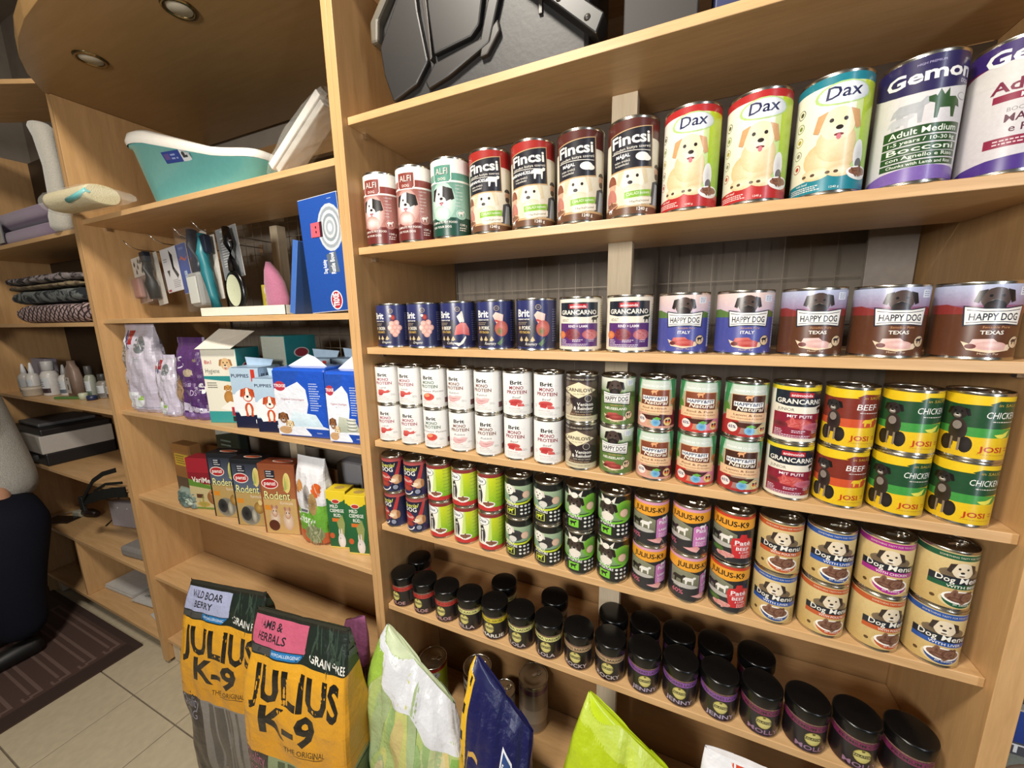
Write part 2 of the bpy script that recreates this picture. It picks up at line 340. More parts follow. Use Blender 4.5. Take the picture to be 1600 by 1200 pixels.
# ------------------------------------------------------------------ little pictures used on the packaging
class Wide:
    """draws on art A with horizontal distances from cx stretched by A.kx (panels whose x and y units differ)"""
    def __init__(s,A,cx): s.A=A; s.c=cx; s.k=A.kx
    def X(s,x): return s.c+(x-s.c)*s.k
    def ell(s,cx,cy,rx,ry,*a,**k): s.A.ell(s.X(cx),cy,rx*s.k,ry,*a,**{q:v for q,v in k.items() if q!='rot'})
    def poly(s,pts,*a): s.A.poly([(s.X(x),y) for x,y in pts],*a)
    def rect(s,x0,y0,x1,y1,*a): s.A.rect(s.X(x0),y0,s.X(x1),y1,*a)
def stretchy(f):
    def g(A,cx,*a,**k): return f(Wide(A,cx) if not isinstance(A,Wide) and getattr(A,'kx',1)!=1 else A,cx,*a,**k)
    return g
@stretchy
def dog(A,cx,cy,s,fur='#e8dcc4',ear='#b98e5c',dark='#2a2220',tongue=False,body=None,fl=1,blaze=None):
    if body: A.ell(cx,cy-.62*s,.42*s,.55*s,body,fur); A.ell(cx-.18*s,cy-1.0*s,.13*s,.22*s,fur); A.ell(cx+.16*s,cy-1.0*s,.13*s,.22*s,fur)
    A.ell(cx,cy,.36*s,.40*s,fur,body or fur)
    if blaze: A.poly([(cx+.02*s,cy-.1*s),(cx+.05*s,cy+.40*s),(cx+.3*s,cy+.3*s),(cx+.37*s,cy-.12*s),(cx+.18*s,cy-.2*s)],blaze)
    A.poly([(cx-.22*s,cy+.34*s),(cx-.42*s,cy+.28*s),(cx-.50*s,cy-.10*s),(cx-.38*s,cy-.16*s),(cx-.30*s,cy+.1*s)],ear)
    A.poly([(cx+.22*s,cy+.34*s),(cx+.30*s,cy+.1*s),(cx+.38*s,cy-.16*s),(cx+.50*s,cy-.10*s),(cx+.42*s,cy+.28*s)],ear)
    A.ell(cx-.14*s,cy+.10*s,.045*s,.05*s,dark); A.ell(cx+.14*s,cy+.10*s,.045*s,.05*s,dark)
    A.ell(cx-.03*s*fl,cy-.18*s,.19*s,.17*s,'#f4ede0',fur); A.ell(cx-.03*s*fl,cy-.09*s,.075*s,.055*s,dark)
    A.ell(cx-.03*s*fl,cy-.26*s,.10*s,.035*s,'#7a3b3b' if tongue else '#6d5848')
    if tongue: A.ell(cx-.03*s*fl,cy-.31*s,.05*s,.07*s,'#d07a86')
@stretchy
def blob(A,cx,cy,rx,ry,c,c2,seed=1,n=7):
    r=random.Random(seed); A.ell(cx,cy,rx,ry,c,c2)
    for i in range(n):
        a=r.uniform(0,6.28); d=r.uniform(.2,.75); q=r.uniform(.25,.5)
        A.ell(cx+rx*d*math.cos(a),cy+ry*d*math.sin(a),rx*q,ry*q*.9,*( (c,c2) if i%2 else (c2,c) ),rot=r.uniform(0,3),n=10)
@stretchy
def bowl(A,cx,cy,w,c='#f2f0ea',food='#6b3f30',rim='#ffffff'):
    A.ell(cx,cy,w,w*.62,c,a0=180,a1=360); A.ell(cx,cy,w,w*.40,rim); blob(A,cx,cy,w*.86,w*.30,food,'#9a6a52',3,9)
@stretchy
def sil(A,cx,cy,s,c,fl=1):
    """small four-legged animal silhouette"""
    f=lambda x,y:(cx+x*s*fl,cy+y*s)
    A.poly([f(-.5,.25),(f(-.35,.38)),f(.2,.36),f(.32,.5),f(.5,.46),f(.48,.28),f(.3,.2),f(.28,-.35),f(.18,-.35),f(.14,0),f(-.2,0),f(-.26,-.35),f(-.38,-.35),f(-.40,.05),f(-.58,.0)],c)
def wide(h,r): return PI*r/h
def A0(h,r): w=wide(h,r); return Art(-w,0,w,1)
R12,H12=.0485,.176; R8,H8=.047,.117; R4,H4=.0365,.1095
# --- tall 1240 g cans
def a_alfi(base,light,dark,acc):
    A=A0(H12,R12); A.bg(light,base); A.rect(A.w[0],0,A.w[2],.24,dark); A.rect(A.w[0],.82,A.w[2],1,'#f1ece6')
    A.rect(A.w[0],.72,A.w[2],.82,acc); A.rect(A.w[0],.70,A.w[2],.725,'#f1ece6')
    A.ell(-.03,.45,.19,.26,'#f3ece8',light); dog(A,-.03,.52,.34,'#f1eeea','#26211f',blaze='#26211f',tongue=True); A.ell(-.05,.30,.13,.10,'#efe9e4',light)
    A.poly([(-.16,.93),(.11,.93),(.11,.74),(.08,.695),(-.13,.695),(-.16,.74)],'#efe6df'); A.poly([(-.148,.92),(.098,.92),(.098,.745),(.07,.71),(-.12,.71),(-.148,.745)],acc)
    A.text('ALFI',-.025,.80,.085,'#1c1c1c',bold=.03,w=.19); A.text('ALFI',-.027,.805,.082,'#f0dfd6',bold=.0,w=.18); A.text('DOG',-.025,.73,.035,'#f0dfd6',bold=.02)
    for i in range(7): A.text('• '+['with beef','light','vitamins','no sugar','for adult','tasty','fresh'][i],.155,.655-.045*i,.018,'#f4ece8','l')
    A.ell(.23,.285,.085,.075,light,base); A.ell(.23,.285,.08,.070,acc,light); sil(A,.23,.285,.09,'#f0e6e0')
    A.text('COMPLETE PET FOOD',-.03,.165,.028,'#f6efe8',bold=.015); A.text('FOR YOUR DOG',-.06,.105,.028,'#f6efe8',bold=.015)
    A.text('1240 g',.26,.13,.03,'#f6efe8',bold=.01); A.lines(.20,.095,.34,2,.03,'#e9dcd4',seed=3)
    return A
def a_fincsi(top,meat,animal):
    A=A0(H12,R12); A.bg('#d9cfb6','#efe8d8'); A.rect(A.w[0],.80,A.w[2],1,top); A.rect(A.w[0],0,A.w[2],.075,'#6d4a34'); A.rect(A.w[0],.075,A.w[2],.10,'#c9a679')
    # people beside the dog
    A.ell(-.26,.32,.055,.085,'#d7a68a'); A.ell(-.265,.345,.065,.10,'#8a4b34',a0=0,a1=180); A.ell(-.27,.18,.08,.12,'#c07a6c')
    A.poly([(.19,.10),(.42,.10),(.41,.33),(.33,.38),(.22,.34)],'#3a3d49'); A.poly([(.24,.10),(.36,.10),(.34,.33),(.27,.33)],'#aeb6c4')
    A.ell(.30,.45,.05,.075,'#c89a80'); A.ell(.30,.50,.055,.045,'#33241e',a0=0,a1=180); A.ell(.30,.41,.042,.035,'#4a342a')
    dog(A,-.02,.37,.36,'#efe6d2','#d8c8a6',tongue=True,fl=2.2); A.ell(.0,.20,.15,.12,'#efe6d2','#ddd0b4')
    A.poly([(-.31,.87),(.19,.93),(.21,.49),(-.29,.46)],'#c9a679'); A.poly([(-.30,.86),(.18,.92),(.20,.505),(-.28,.475)],'#25242c')
    A.text('Fincsi',-.055,.745,.115,'#f6f2ea',bold=.05,w=.43,rot=.07); A.text('minden kutya szereti',-.04,.69,.030,'#f2ece0',w=.42,rot=.07)
    A.rect(-.27,.668,.17,.674,'#f2ece0'); A.text(meat,-.13,.61,.036,'#ffffff',bold=.03,rot=.05); A.text('teljes értékű',-.14,.56,.024,'#f2ece0',rot=.05); A.text('kutyaeledel',-.14,.525,.024,'#f2ece0',rot=.05)
    if animal=='cow': sil(A,.09,.61,.16,'#f6f2ea')
    else: A.ell(.08,.605,.075,.045,'#f6f2ea'); A.ell(.13,.59,.05,.03,'#f6f2ea')
    A.poly([(-.10,.235),(.20,.265),(.20,.195),(-.10,.165)],'#86b83a'); A.text('CSALÁDI kedvenc',.05,.205,.032,'#f4f8e6',w=.26,rot=.09)
    A.poly([(-.06,.155),(.21,.185),(.21,.115),(-.06,.09)],'#f0e8d6'); A.text('Marhahússal',.07,.125,.025,'#6b5a40',w=.22,rot=.1)
    bowl(A,-.26,.12,.09,'#7a3b2c','#6b3f30','#d8b090'); sil(A,-.27,.055,.06,'#ffffff'); A.text('1240 g',.10,.035,.035,'#f6f0e4',bold=.03)
    A.lines(.44,.6,.52,12,.04,'#6b5a40',seed=5)
    return A
def a_dax(c):
    A=A0(H12,R12); A.bg('#e6ddc6','#f6f2e6'); w=A.w
    for a,b,c1,c2 in ((.10,.24,'#b8d88a','#dbe6a6'),(.16,w[2],'#8fc43c','#c7d92c'),(.30,.42,'#5aa82e','#dbe02e')): A.rect(a,.1,b,.93,c1,c2)
    A.rect(w[0],.93,w[2],1,c); A.ell(-.02,.0,.42,.135,'#f6f2e6',a0=0,a1=180); A.rect(w[0],0,w[2],.065,c); A.poly([(-.42,.0),(-.42,.10),(-.1,.135),(.1,.15),(.42,.11),(.42,0)],c)
    A.ell(-.06,.30,.20,.16,'#ecdcb8','#d9bd8c'); A.ell(-.15,.17,.11,.06,'#f0e2c4','#dcc294'); A.ell(.03,.17,.10,.055,'#f0e2c4','#dcc294'); A.ell(-.02,.42,.15,.17,'#ecdcb8','#dcc294')
    dog(A,-.02,.58,.36,'#efdfbc','#cfa070',tongue=True,fl=-1)
    for dx in (-.24,-.17,-.06,0): A.ell(-.0+dx*1,.165,.018,.014,'#5b4634')
    A.ell(.17,.30,.05,.13,'#cfcfcf','#efefef'); A.ell(.18,.22,.035,.05,'#6d6a70')
    A.ell(-.0,.84,.215,.10,'#7fae4a','#b8d486'); A.ell(.005,.84,.195,.088,'#fbfbfb','#d4dae0'); A.text('Dax',.0,.805,.105,'#1f2350',bold=.02,w=.26,rot=.05,sh=.15)
    for i,cc in enumerate(('#4a4a40','#7a8a4a','#b09a3a','#8a8474','#b8433a')):
        y=.77-.125*i; A.ell(-.335,y,.045,.042,cc); A.ell(-.335,y,.038,.036,'#efe8d4'); A.ell(-.33,y,.02,.02,cc)
    bowl(A,.20,.155,.12); A.text('with beef',-.26,.085,.02,'#fbf4ec'); A.lines(-.38,.06,-.02,3,.018,'#fbe8e0',h=.008,seed=8)
    A.text('1240 g',.0,.02,.02,'#fbf4ec')
    return A
def a_gemon():
    A=A0(H12,R12); A.bg('#cfcbd2','#dcd8d4'); w=A.w; A.rect(w[0],.90,w[2],1,'#2b2452'); A.ell(0,1.02,.62,.30,'#2b2452',a0=180,a1=360); A.ell(0,1.0,.58,.26,'#2b2452',a0=180,a1=360)
    A.ell(0,-.04,.5,.16,'#7a5fa8'); A.rect(w[0],0,w[2],.04,'#7a5fa8')
    A.text('Gemon',-.0,.81,.105,'#efece8',bold=.05,w=.60,rot=.02); A.text('DOG',.25,.765,.028,'#d8d4e4',bold=.02); A.text('HIGH PREMIUM',-.02,.935,.018,'#b0a8cc')
    sil(A,-.10,.56,.24,'#aeb0b4'); sil(A,-.16,.49,.16,'#bfc0c4'); sil(A,.10,.57,.22,'#33532c',-1); A.poly([(.04,.66),(.06,.72),(.09,.67),(.12,.72),(.13,.62),(.05,.6)],'#33532c')
    A.ell(.25,.66,.055,.03,'#9a9aa0'); A.ell(.25,.66,.048,.024,'#d6d3d0')
    for y0,y1,t,hh in ((.375,.455,'Adult Medium',.05),(.31,.365,'1-5 years / 10-30 kg',.03),(.235,.30,'Bocconi',.045),(.18,.23,'con Agnello e Riso',.03),(.12,.17,'Chunks with Lamb and Rice',.025)):
        A.rect(-.27,y0,.27,y1,'#274a22'); A.text(t,0,y0+.015,hh,'#e8eee0',bold=.02,w=.46 if hh>.026 else .44)
    return A
def a_gemon2():
    A=A0(H12,R12); A.bg('#c9c4c8','#d8d4d0'); w=A.w; A.rect(w[0],.80,w[2],1,'#3a2668'); A.ell(.1,.80,.62,.10,'#8a2440'); A.ell(.12,.77,.66,.10,'#d6d2ce'); A.rect(w[0],.85,w[2],1,'#3a2668')
    A.text('Gemon',.0,.84,.11,'#efece8',bold=.05,w=.60); A.text('Adult',-.08,.62,.085,'#7a2440',bold=.04,w=.32); A.rect(-.22,.545,.2,.60,'#8a2440'); A.text('MAXI',-.02,.555,.035,'#e8dcdc',bold=.02)
    A.text('BOCCONI con',.0,.46,.03,'#8a8488'); A.text('MANZO',.0,.38,.06,'#5a2438',bold=.02,w=.28); A.text('e RISO',.0,.30,.055,'#5a2438',bold=.02,w=.22)
    A.rect(-.23,.19,.22,.265,'#8a2440'); A.lines(-.18,.235,.18,2,.025,'#d8c4c8'); A.ell(.1,-.03,.6,.15,'#4a3080')
    return A
# --- 800 g cans
def a_brit(meat,sub,kind,c1,foot='Rosemary'):
    A=A0(H8,R8); A.bg('#26284f','#30356a'); w=A.w; A.poly([(-.55,.0),(-.1,.0),(.1,.45),(.0,.62),(-.55,.60)],'#2a2430','#2c2a3c')
    A.rect(w[0],.0,w[2],.03,'#30356a')
    A.text('Brit',-.22,.67,.15,'#f4f2ee',bold=.05,w=.30); A.text('PREMIUM BY NATURE',-.22,.60,.030,'#f4f2ee',bold=.03,w=.30); A.lines(-.36,.545,-.12,2,.035,'#a89a80',seed=2)
    A.text(meat,-.15,.40,.075,'#f6f0e0',bold=.03,w=.20); A.ell(-.32,.435,.03,.04,'#c9b48a'); A.text(sub,-.20,.32,.050,'#d9b25a',bold=.03,w=.27)
    for i in range(3): A.poly([(-.32+.13*i,.17),(-.27+.13*i,.26),(-.22+.13*i,.17)],'#c9b48a'); A.ell(-.27+.13*i,.18,.035,.03,'#c9b48a')
    A.ell(.10,.86,.055,.055,'#c9b48a'); A.ell(.10,.86,.045,.045,'#2c305e'); A.text('FREE',.10,.85,.02,'#c9b48a')
    if kind=='chicken': 
        for i,(x,y) in enumerate(((.12,.55),(.22,.57),(.08,.45),(.18,.46),(.28,.45),(.13,.36),(.23,.36),(.18,.29))): A.ell(x,y,.065,.07,'#f0c8bc','#d89c90')
        A.ell(.15,.70,.05,.07,'#c8544a','#8a2c2c'); A.ell(.09,.74,.03,.03,'#f0e0d8')
    elif kind=='beef': A.poly([(.02,.28),(.06,.48),(.16,.56),(.27,.55),(.34,.42),(.35,.26),(.2,.30)],'#c85a5c','#e08a86'); A.poly([(.08,.70),(.14,.56),(.20,.58),(.16,.78)],'#f0ece4'); A.poly([(.16,.8),(.20,.56),(.24,.58),(.20,.82)],'#e4ded4'); A.poly([(.0,.10),(.14,.10),(.26,.26),(.27,.21),(.20,.08),(.1,.02)],'#efeae2')
    else: A.poly([(.02,.70),(.08,.78),(.24,.72),(.22,.55),(.10,.52)],'#e8b4a4','#f2d8cc'); A.poly([(.06,.58),(.22,.53),(.21,.57),(.07,.62)],'#c4574c'); A.ell(.20,.42,.14,.17,'#d88478','#b8584e'); A.ell(.16,.36,.08,.09,'#5f7a3a','#b86a50'); A.poly([(.10,.10),(.24,.24),(.20,.12),(.28,.2),(.16,.05)],'#5f7a4a')
    A.text('with',-.03,.145,.025,'#f0ece4'); A.text(foot,-.05,.07,.06,'#f0ece4',sh=.3,w=.24); A.lines(.42,.8,.60,14,.05,'#8a8cb4',seed=4)
    return A
def a_gran(h,r,main,kind):
    A=A0(h,r); A.bg('#e9e0cc','#efe8d8'); w=A.w
    if kind=='JUNIOR': A.rect(w[0],.93,w[2],1,'#e6cf2c')
    A.poly([(-.40,.93),(.40,.93),(.40,.68),(.2,.645),(-.2,.645),(-.40,.68)],'#1f2530')
    A.rect(-.17,.81,.17,.90,'#b8202c'); A.text('animonda',0,.828,.05,'#f6ecec',bold=.03,w=.30); A.text('GRANCARNO',0,.695,.085,'#f4efe4',bold=.04,w=.72)
    A.text(kind,-.34,.555,.055,'#3a3834','l',bold=.0,w=.16 if kind=='ADULT' else .25); sil(A,.34,.585,.15,'#262420')
    A.rect(-.40,.06,.40,.52,main); A.text('RIND + LAMM' if kind=='ADULT' else 'MIT PUTE',0,.44,.05,'#f4e8f0',bold=.03,w=.36)
    if kind=='ADULT': A.ell(-.34,.29,.09,.08,'#e8925c','#c87040'); blob(A,-.10,.30,.15,.11,'#6b2430','#8a3a44',2); blob(A,.24,.30,.16,.10,'#d88a8a','#b05a60',4)
    else: blob(A,-.0,.33,.2,.09,'#d8706c','#b8403c',2); A.ell(-.28,.30,.12,.06,'#5a1c24','#7a2c34'); A.ell(.22,.28,.17,.07,'#a84a60','#c87080')
    A.lines(-.36,.19,-.20,3,.03,'#e8d8e8',seed=1); A.lines(-.10,.19,.10,2,.03,'#e8d8e8',seed=2); A.lines(.2,.19,.36,2,.03,'#e8d8e8',seed=3); A.lines(-.37,.10,.37,2,.03,'#e8d8e8',seed=4)
    A.rect(.46,.0,w[2],.93,'#e4dcc8'); A.lines(.50,.85,.66,18,.045,'#8a8478',seed=6); A.rect(.55,.1,.7,.3,'#4a3a6a')
    return A
def a_happy(h,r,base,sky1,sky2,land,name,meat,meat2):
    A=A0(h,r); A.bg(base); w=A.w; A.rect(w[0],.62,w[2],1,sky1,sky2); A.rect(w[0],.60,w[2],.72,land,sky1); A.poly([(w[0],.60),(w[0],.70),(-.45,.74),(-.3,.69),(.0,.66),(.3,.72),(.5,.66),(w[2],.70),(w[2],.60)],land)
    A.rect(w[0],0,w[2],.60,base,base); dog(A,-.02,.81,.38,'#4a3a34','#241c1a','#0e0c0c',fl=.3); A.ell(-.02,.70,.10,.09,'#3a2e2a','#181414')
    A.poly([(-.29,.72),(-.1,.685),(.1,.685),(.30,.72),(.28,.43),(.1,.455),(-.1,.455),(-.27,.43)],'#1f2538'); A.poly([(-.275,.70),(-.1,.67),(.1,.67),(.285,.70),(.265,.45),(.1,.47),(-.1,.47),(-.255,.45)],'#f2efe8')
    A.poly([(-.255,.665),(-.1,.642),(.1,.642),(.262,.665),(.262,.655),(.1,.632),(-.1,.632),(-.255,.655)],'#28304a'); A.poly([(-.245,.475),(-.1,.490),(.1,.490),(.25,.475),(.25,.485),(.1,.5),(-.1,.5),(-.245,.485)],'#28304a')
    A.text('HAPPY DOG',.003,.515,.095,'#1c2236',bold=.035,w=.46); A.text('Sensible Pure',.03,.405,.03,'#d8a070',sh=.2,w=.26)
    A.text(name,0,.32,.052,'#f4f0e6',bold=.03); A.poly([(-.26,.22),(-.2,.10),(0,.06),(.2,.10),(.26,.2),(.1,.16),(-.1,.15)],'#e6cdae')
    A.poly([(-.20,.14),(-.16,.25),(.02,.26),(.08,.20),(.16,.17),(.15,.10),(-.05,.10)],meat,meat2); A.ell(.01,.17,.15,.05,meat2,meat); A.ell(-.17,.15,.05,.035,'#6b2c28')
    A.ell(.27,.21,.085,.09,'#2a2420'); A.ell(.27,.21,.076,.08,'#e0c4a0'); sil(A,.27,.215,.10,'#26222a'); A.text('Mono - Pur',0,.035,.03,'#dcc0a0',w=.2)
    A.rect(.22,.85,.36,.96,'#e8ecf4'); A.lines(.24,.93,.34,3,.03,'#7a86a8',seed=2); A.rect(.44,.08,.52,.9,'#d8dcf0' if name=='ITALY' else base); A.lines(.455,.85,.51,16,.048,'#8a90b8',seed=8)
    return A
# --- 400 g cans
def a_mono(col,flav,kind):
    A=A0(H4,R4); A.bg('#eceae6','#f4f3f1'); A.text('Brit',-.14,.74,.09,'#1c1b19','l',bold=.05,w=.27); A.rect(.16,.745,.26,.748,'#b8b4b0')
    A.text('MONO',-.16,.62,.08,col,'l',bold=.045,w=.32); A.text('PROTEIN',-.22,.515,.08,col,'l',bold=.045,w=.46); A.rect(-.22,.495,.3,.498,'#c8c4c0'); A.text(flav,-.0,.405,.05,'#6a5a58',sh=.25,w=.045*len(flav))
    if kind=='lamb': A.poly([(-.16,.25),(-.14,.37),(-.02,.38),(.06,.33),(.15,.37),(.16,.33),(.22,.34),(.14,.28),(.02,.27),(-.03,.21),(-.12,.20)],'#b8383c','#d86a62')
    elif kind=='potato': A.ell(.0,.28,.15,.10,'#c83a34','#d8584a'); A.ell(-.04,.32,.08,.05,'#e89a70')
    elif kind=='rabbit': A.poly([(-.2,.27),(-.15,.37),(-.02,.34),(.08,.37),(.2,.34),(.15,.25),(.0,.19),(-.12,.2)],'#d8a4a4','#e8c4c2'); A.poly([(-.12,.30),(.0,.27),(.14,.30),(.0,.29)],'#b87478')
    else: A.ell(-.02,.32,.16,.07,'#b83438','#d05a54'); A.poly([(-.15,.24),(-.1,.33),(.02,.31),(.0,.22)],'#c8484a','#b0302e'); A.poly([(.03,.21),(.02,.30),(.16,.27),(.19,.21)],'#c8484a','#e07a70')
    A.lines(.20,.235,.34,2,.03,'#8a8684',h=.01,seed=1); A.text('100% WITHOUT GRAIN',-.05,.155,.02,'#a83a3a',w=.26); A.lines(-.16,.12,.26,3,.028,'#b0acaa',h=.009,seed=3)
    A.ell(-.27,.27,.03,.035,col); A.ell(-.27,.27,.024,.028,'#efedea'); A.rect(.42,.10,.56,.24,'#7a4a50'); A.lines(.42,.85,.9,16,.035,'#b8b4b4',h=.009,seed=6)
    return A
def a_carni():
    A=A0(H4,R4); A.bg('#d8cfb8','#4a3c34'); w=A.w; A.rect(w[0],.12,w[2],.9,'#5a4a40'); A.rect(w[0],.88,w[2],1,'#3a302c'); A.text('SPECIAL GRAIN FREE FORMULA',0,.92,.035,'#d8cfb8',w=.7)
    A.poly([(-.46,.14),(-.46,.62),(-.2,.60),(-.12,.3),(-.2,.12)],'#b8ab94'); dog(A,-.28,.42,.3,'#9a8c7a','#5a4c40'); A.poly([(.0,.14),(-.18,.5),(.1,.62),(.46,.5),(.46,.14)],'#33292a')
    A.poly([(-.38,.70),(.0,.88),(.38,.70),(.0,.52)],'#e8dcb8'); A.text('CARNILOVE',0,.665,.075,'#3a2e26',bold=.035,w=.60); A.text('into the Wild',0,.60,.03,'#6a5c48'); 
    A.ell(.20,.52,.075,.075,'#cfc8b8'); A.ell(.20,.52,.066,.066,'#3a302c'); A.text('Venison',.14,.35,.075,'#f0ece2',bold=.03,w=.34); A.text('& Reindeer',.11,.26,.075,'#f0ece2',bold=.03,w=.42)
    A.text('FOR ADULT DOGS',.12,.20,.03,'#d8cfb8'); A.rect(w[0],0,w[2],.12,'#cfc4a4'); A.text('100% MEAT & POWER FOOD',0,.14,.03,'#d8b48a'); A.text('MADE WITHOUT GRAIN OR SOY',0,.05,.03,'#6a5a44',w=.6)
    A.lines(.48,.8,.75,12,.055,'#a89c88',seed=6); return A
def a_hf(bgc,acc,sub,low):
    A=A0(H4,R4); A.bg(bgc,'#9ac4a0'); w=A.w; A.rect(w[0],.80,w[2],1,'#d0e0d0','#7ab48a'); A.poly([(-.5,.55),(-.42,1),(-.3,1),(-.38,.6)],'#3f8a54'); A.poly([(.5,.55),(.42,1),(.3,1),(.36,.6)],'#3f8a54'); A.rect(-.28,.80,.28,.99,'#cfd8cc'); A.text('PREMIUM QUALITY',0,.86,.04,'#f4f6f0',bold=.03,w=.5)
    A.ell(-.34,.16,.24,.24,acc); A.ell(.32,.16,.26,.24,low); A.ell(.40,.55,.08,.08,'#d06a40'); A.ell(.44,.47,.07,.1,'#6a5a30'); A.ell(-.40,.52,.09,.12,'#5a8a3a'); A.rect(w[0],0,w[2],.05,acc)
    A.rect(-.29,.44,.29,.81,'#e4b88a'); A.rect(-.275,.46,.275,.80,'#6a3424' if sub!='3' else '#3a2018','#8a4a30' if sub!='3' else '#4a2a1e'); sil(A,.0,.745,.12,'#e8a878')
    A.poly([(-.24,.67),(.24,.67),(.24,.585),(.1,.56),(-.24,.58)],'#f4f0ea'); A.text('HAPPY&FIT',0,.595,.062,'#24406a',bold=.04,w=.45); A.text('Natural',.02,.50,.075,'#f4ead8',bold=.03,sh=.25,w=.42)
    A.poly([(-.38,.49),(.38,.46),(.38,.27),(.0,.31),(-.38,.30)],'#ecc49a'); A.text({'1':'Rind & Hirsch','2':'Rind & Pute','3':'Lamm & Ente'}[sub],.0,.40,.04,'#6a3a24',bold=.02,w=.46); A.text('mit Gemüse-Kräutern',.0,.34,.035,'#8a5434',sh=.2,w=.56)
    A.poly([(-.26,.27),(.26,.27),(.14,.17),(-.12,.17)],'#4a241c'); A.ell(-.24,.16,.09,.09,'#f0e4dc'); A.text('65%',-.24,.145,.055,'#3a3a6a',bold=.04,w=.13); A.ell(.04,.12,.085,.08,'#4a8ac0','#8ac0d8'); A.poly([(-.02,.2),(.06,.24),(.14,.2),(.06,.17)],'#6ab04a')
    A.ell(.27,.14,.09,.09,'#dcb45a'); A.ell(.27,.14,.075,.075,'#efdcae'); A.rect(.215,.155,.325,.185,'#2a2020'); A.rect(.21,.125,.33,.155,'#b83a30'); A.rect(.22,.095,.32,.125,'#d8a830'); return A
def a_josi(kind):
    A=A0(H4,R4); A.bg('#e0b81e','#ecc822'); c1,c2=('#7a2c1e','#c8502a') if kind=='BEEF' else ('#1f4a2c','#3f9440')
    A.poly([(-.54,.86),(-.3,.84),(.1,.86),(.5,.82),(.46,.70),(.44,.52),(.2,.50),(-.1,.47),(-.54,.45)],c1); A.poly([(.0,.87),(.10,.93),(.42,.92),(.44,.84),(.1,.83)],c1); A.poly([(-.54,.47),(-.1,.49),(.3,.50),(.42,.46),(.30,.36),(-.1,.34),(-.54,.36)],c2)
    A.text('in SAUCE',.24,.845,.045,'#c9a63a',w=.30,sh=.1); A.text(kind,.15 if kind=='BEEF' else .17,.66,.10,'#f6f4ee',bold=.0,w=.27 if kind=='BEEF' else .37,sh=.12,rot=.02); A.lines(.06,.60,.36,1,.03,'#e8dcd0',seed=2,h=.012)
    if kind=='BEEF': sil(A,.20,.43,.17,'#e8c02a')
    else: A.poly([(.10,.40),(.2,.42),(.3,.48),(.26,.38),(.2,.35),(.14,.36)],'#e8e05a')
    dog(A,-.28,.70,.26,'#2c2624','#161212','#0a0808'); A.ell(-.26,.42,.10,.20,'#1c1816','#3a302a'); A.ell(-.27,.50,.05,.07,'#8a8078'); A.ell(-.36,.20,.08,.13,'#2c2420','#1c1816'); A.ell(-.16,.20,.07,.13,'#2c2420','#1c1816'); A.rect(-.315,.09,-.29,.30,'#8a7a64'); A.rect(-.235,.09,-.21,.30,'#8a7a64')
    A.text('JOSI',.10,.12,.085,'#b83a1e',bold=.045,w=.26); A.lines(.28,.18,.37,2,.04,'#b83a1e',seed=4); A.lines(-.04,.07,.36,1,.03,'#b88a1e',seed=5,h=.01); A.rect(-.62,.1,-.56,.9,'#d4b85a'); return A
def a_special():
    A=A0(H4,R4); A.bg('#2c3058','#1c1c30'); w=A.w; A.rect(w[0],.90,w[2],1,'#b85a58','#8a3a3c'); A.poly([(.34,.9),(.42,.9),(.3,.4),(.1,.2),(.2,.45)],'#b83a3c'); A.text('Special',.0,.74,.11,'#e0e06a',bold=.02,sh=.3,w=.42); A.text('DOG',.0,.60,.13,'#f4f2ec',bold=.03,w=.36)
    A.poly([(-.30,.44),(-.2,.56),(.0,.56),(.12,.44),(.08,.30),(-.2,.30)],'#b83a38'); A.text('VITELLO',-.10,.40,.06,'#f6ece0',bold=.03,w=.36); A.ell(.26,.36,.13,.15,'#e8c8a4','#c8946a'); A.ell(.16,.33,.09,.06,'#f0dcc0'); A.ell(.10,.35,.025,.025,'#1c1818'); A.ell(.36,.36,.05,.12,'#a8744a')
    A.ell(-.10,.22,.18,.10,'#b84a3c','#8a3228'); A.ell(-.10,.14,.20,.13,'#f0ece4',a0=180,a1=360); A.ell(-.10,.14,.17,.10,'#2c3058',a0=180,a1=360); A.ell(.22,.12,.10,.10,'#14141c'); A.ell(.22,.12,.07,.07,'#8a90a8'); return A
def a_daxs():
    A=A0(H4,R4); A.bg('#eeead8','#f4f2e6'); w=A.w; A.rect(.12,.10,w[2],.93,'#7ab82e','#d4dc28'); A.poly([(.0,.1),(.12,.1),(.12,.93),(.08,.93),(.04,.5)],'#c8de7a'); A.rect(w[0],.91,w[2],1,'#8a3434'); A.poly([(w[0],0),(w[0],.08),(-.1,.13),(.2,.12),(w[2],.08),(w[2],0)],'#c23634')
    A.ell(-.12,.80,.185,.115,'#26262c'); A.ell(-.12,.80,.172,.105,'#f4f4f2'); A.text('Dax',-.12,.765,.09,'#22244a',bold=.02,w=.23,sh=.1)
    A.ell(-.12,.42,.08,.20,'#26262a','#4a4a4c'); A.ell(-.14,.60,.06,.07,'#2a2a2c','#5a5a5a'); A.poly([(-.2,.72),(-.17,.64),(-.13,.66),(-.10,.72),(-.1,.62),(-.18,.60)],'#2a2a2c'); A.ell(-.13,.56,.03,.03,'#e0dcd4'); A.rect(-.15,.20,-.12,.5,'#e8e4dc'); A.rect(-.09,.20,-.06,.4,'#3a3a3c'); A.rect(-.20,.18,-.17,.4,'#3a3a3c')
    bowl(A,.10,.20,.17); A.lines(.30,.85,.62,7,.10,'#4f7a2a',h=.012,seed=4); A.rect(.52,.13,.66,.25,'#d8dcc8'); return A
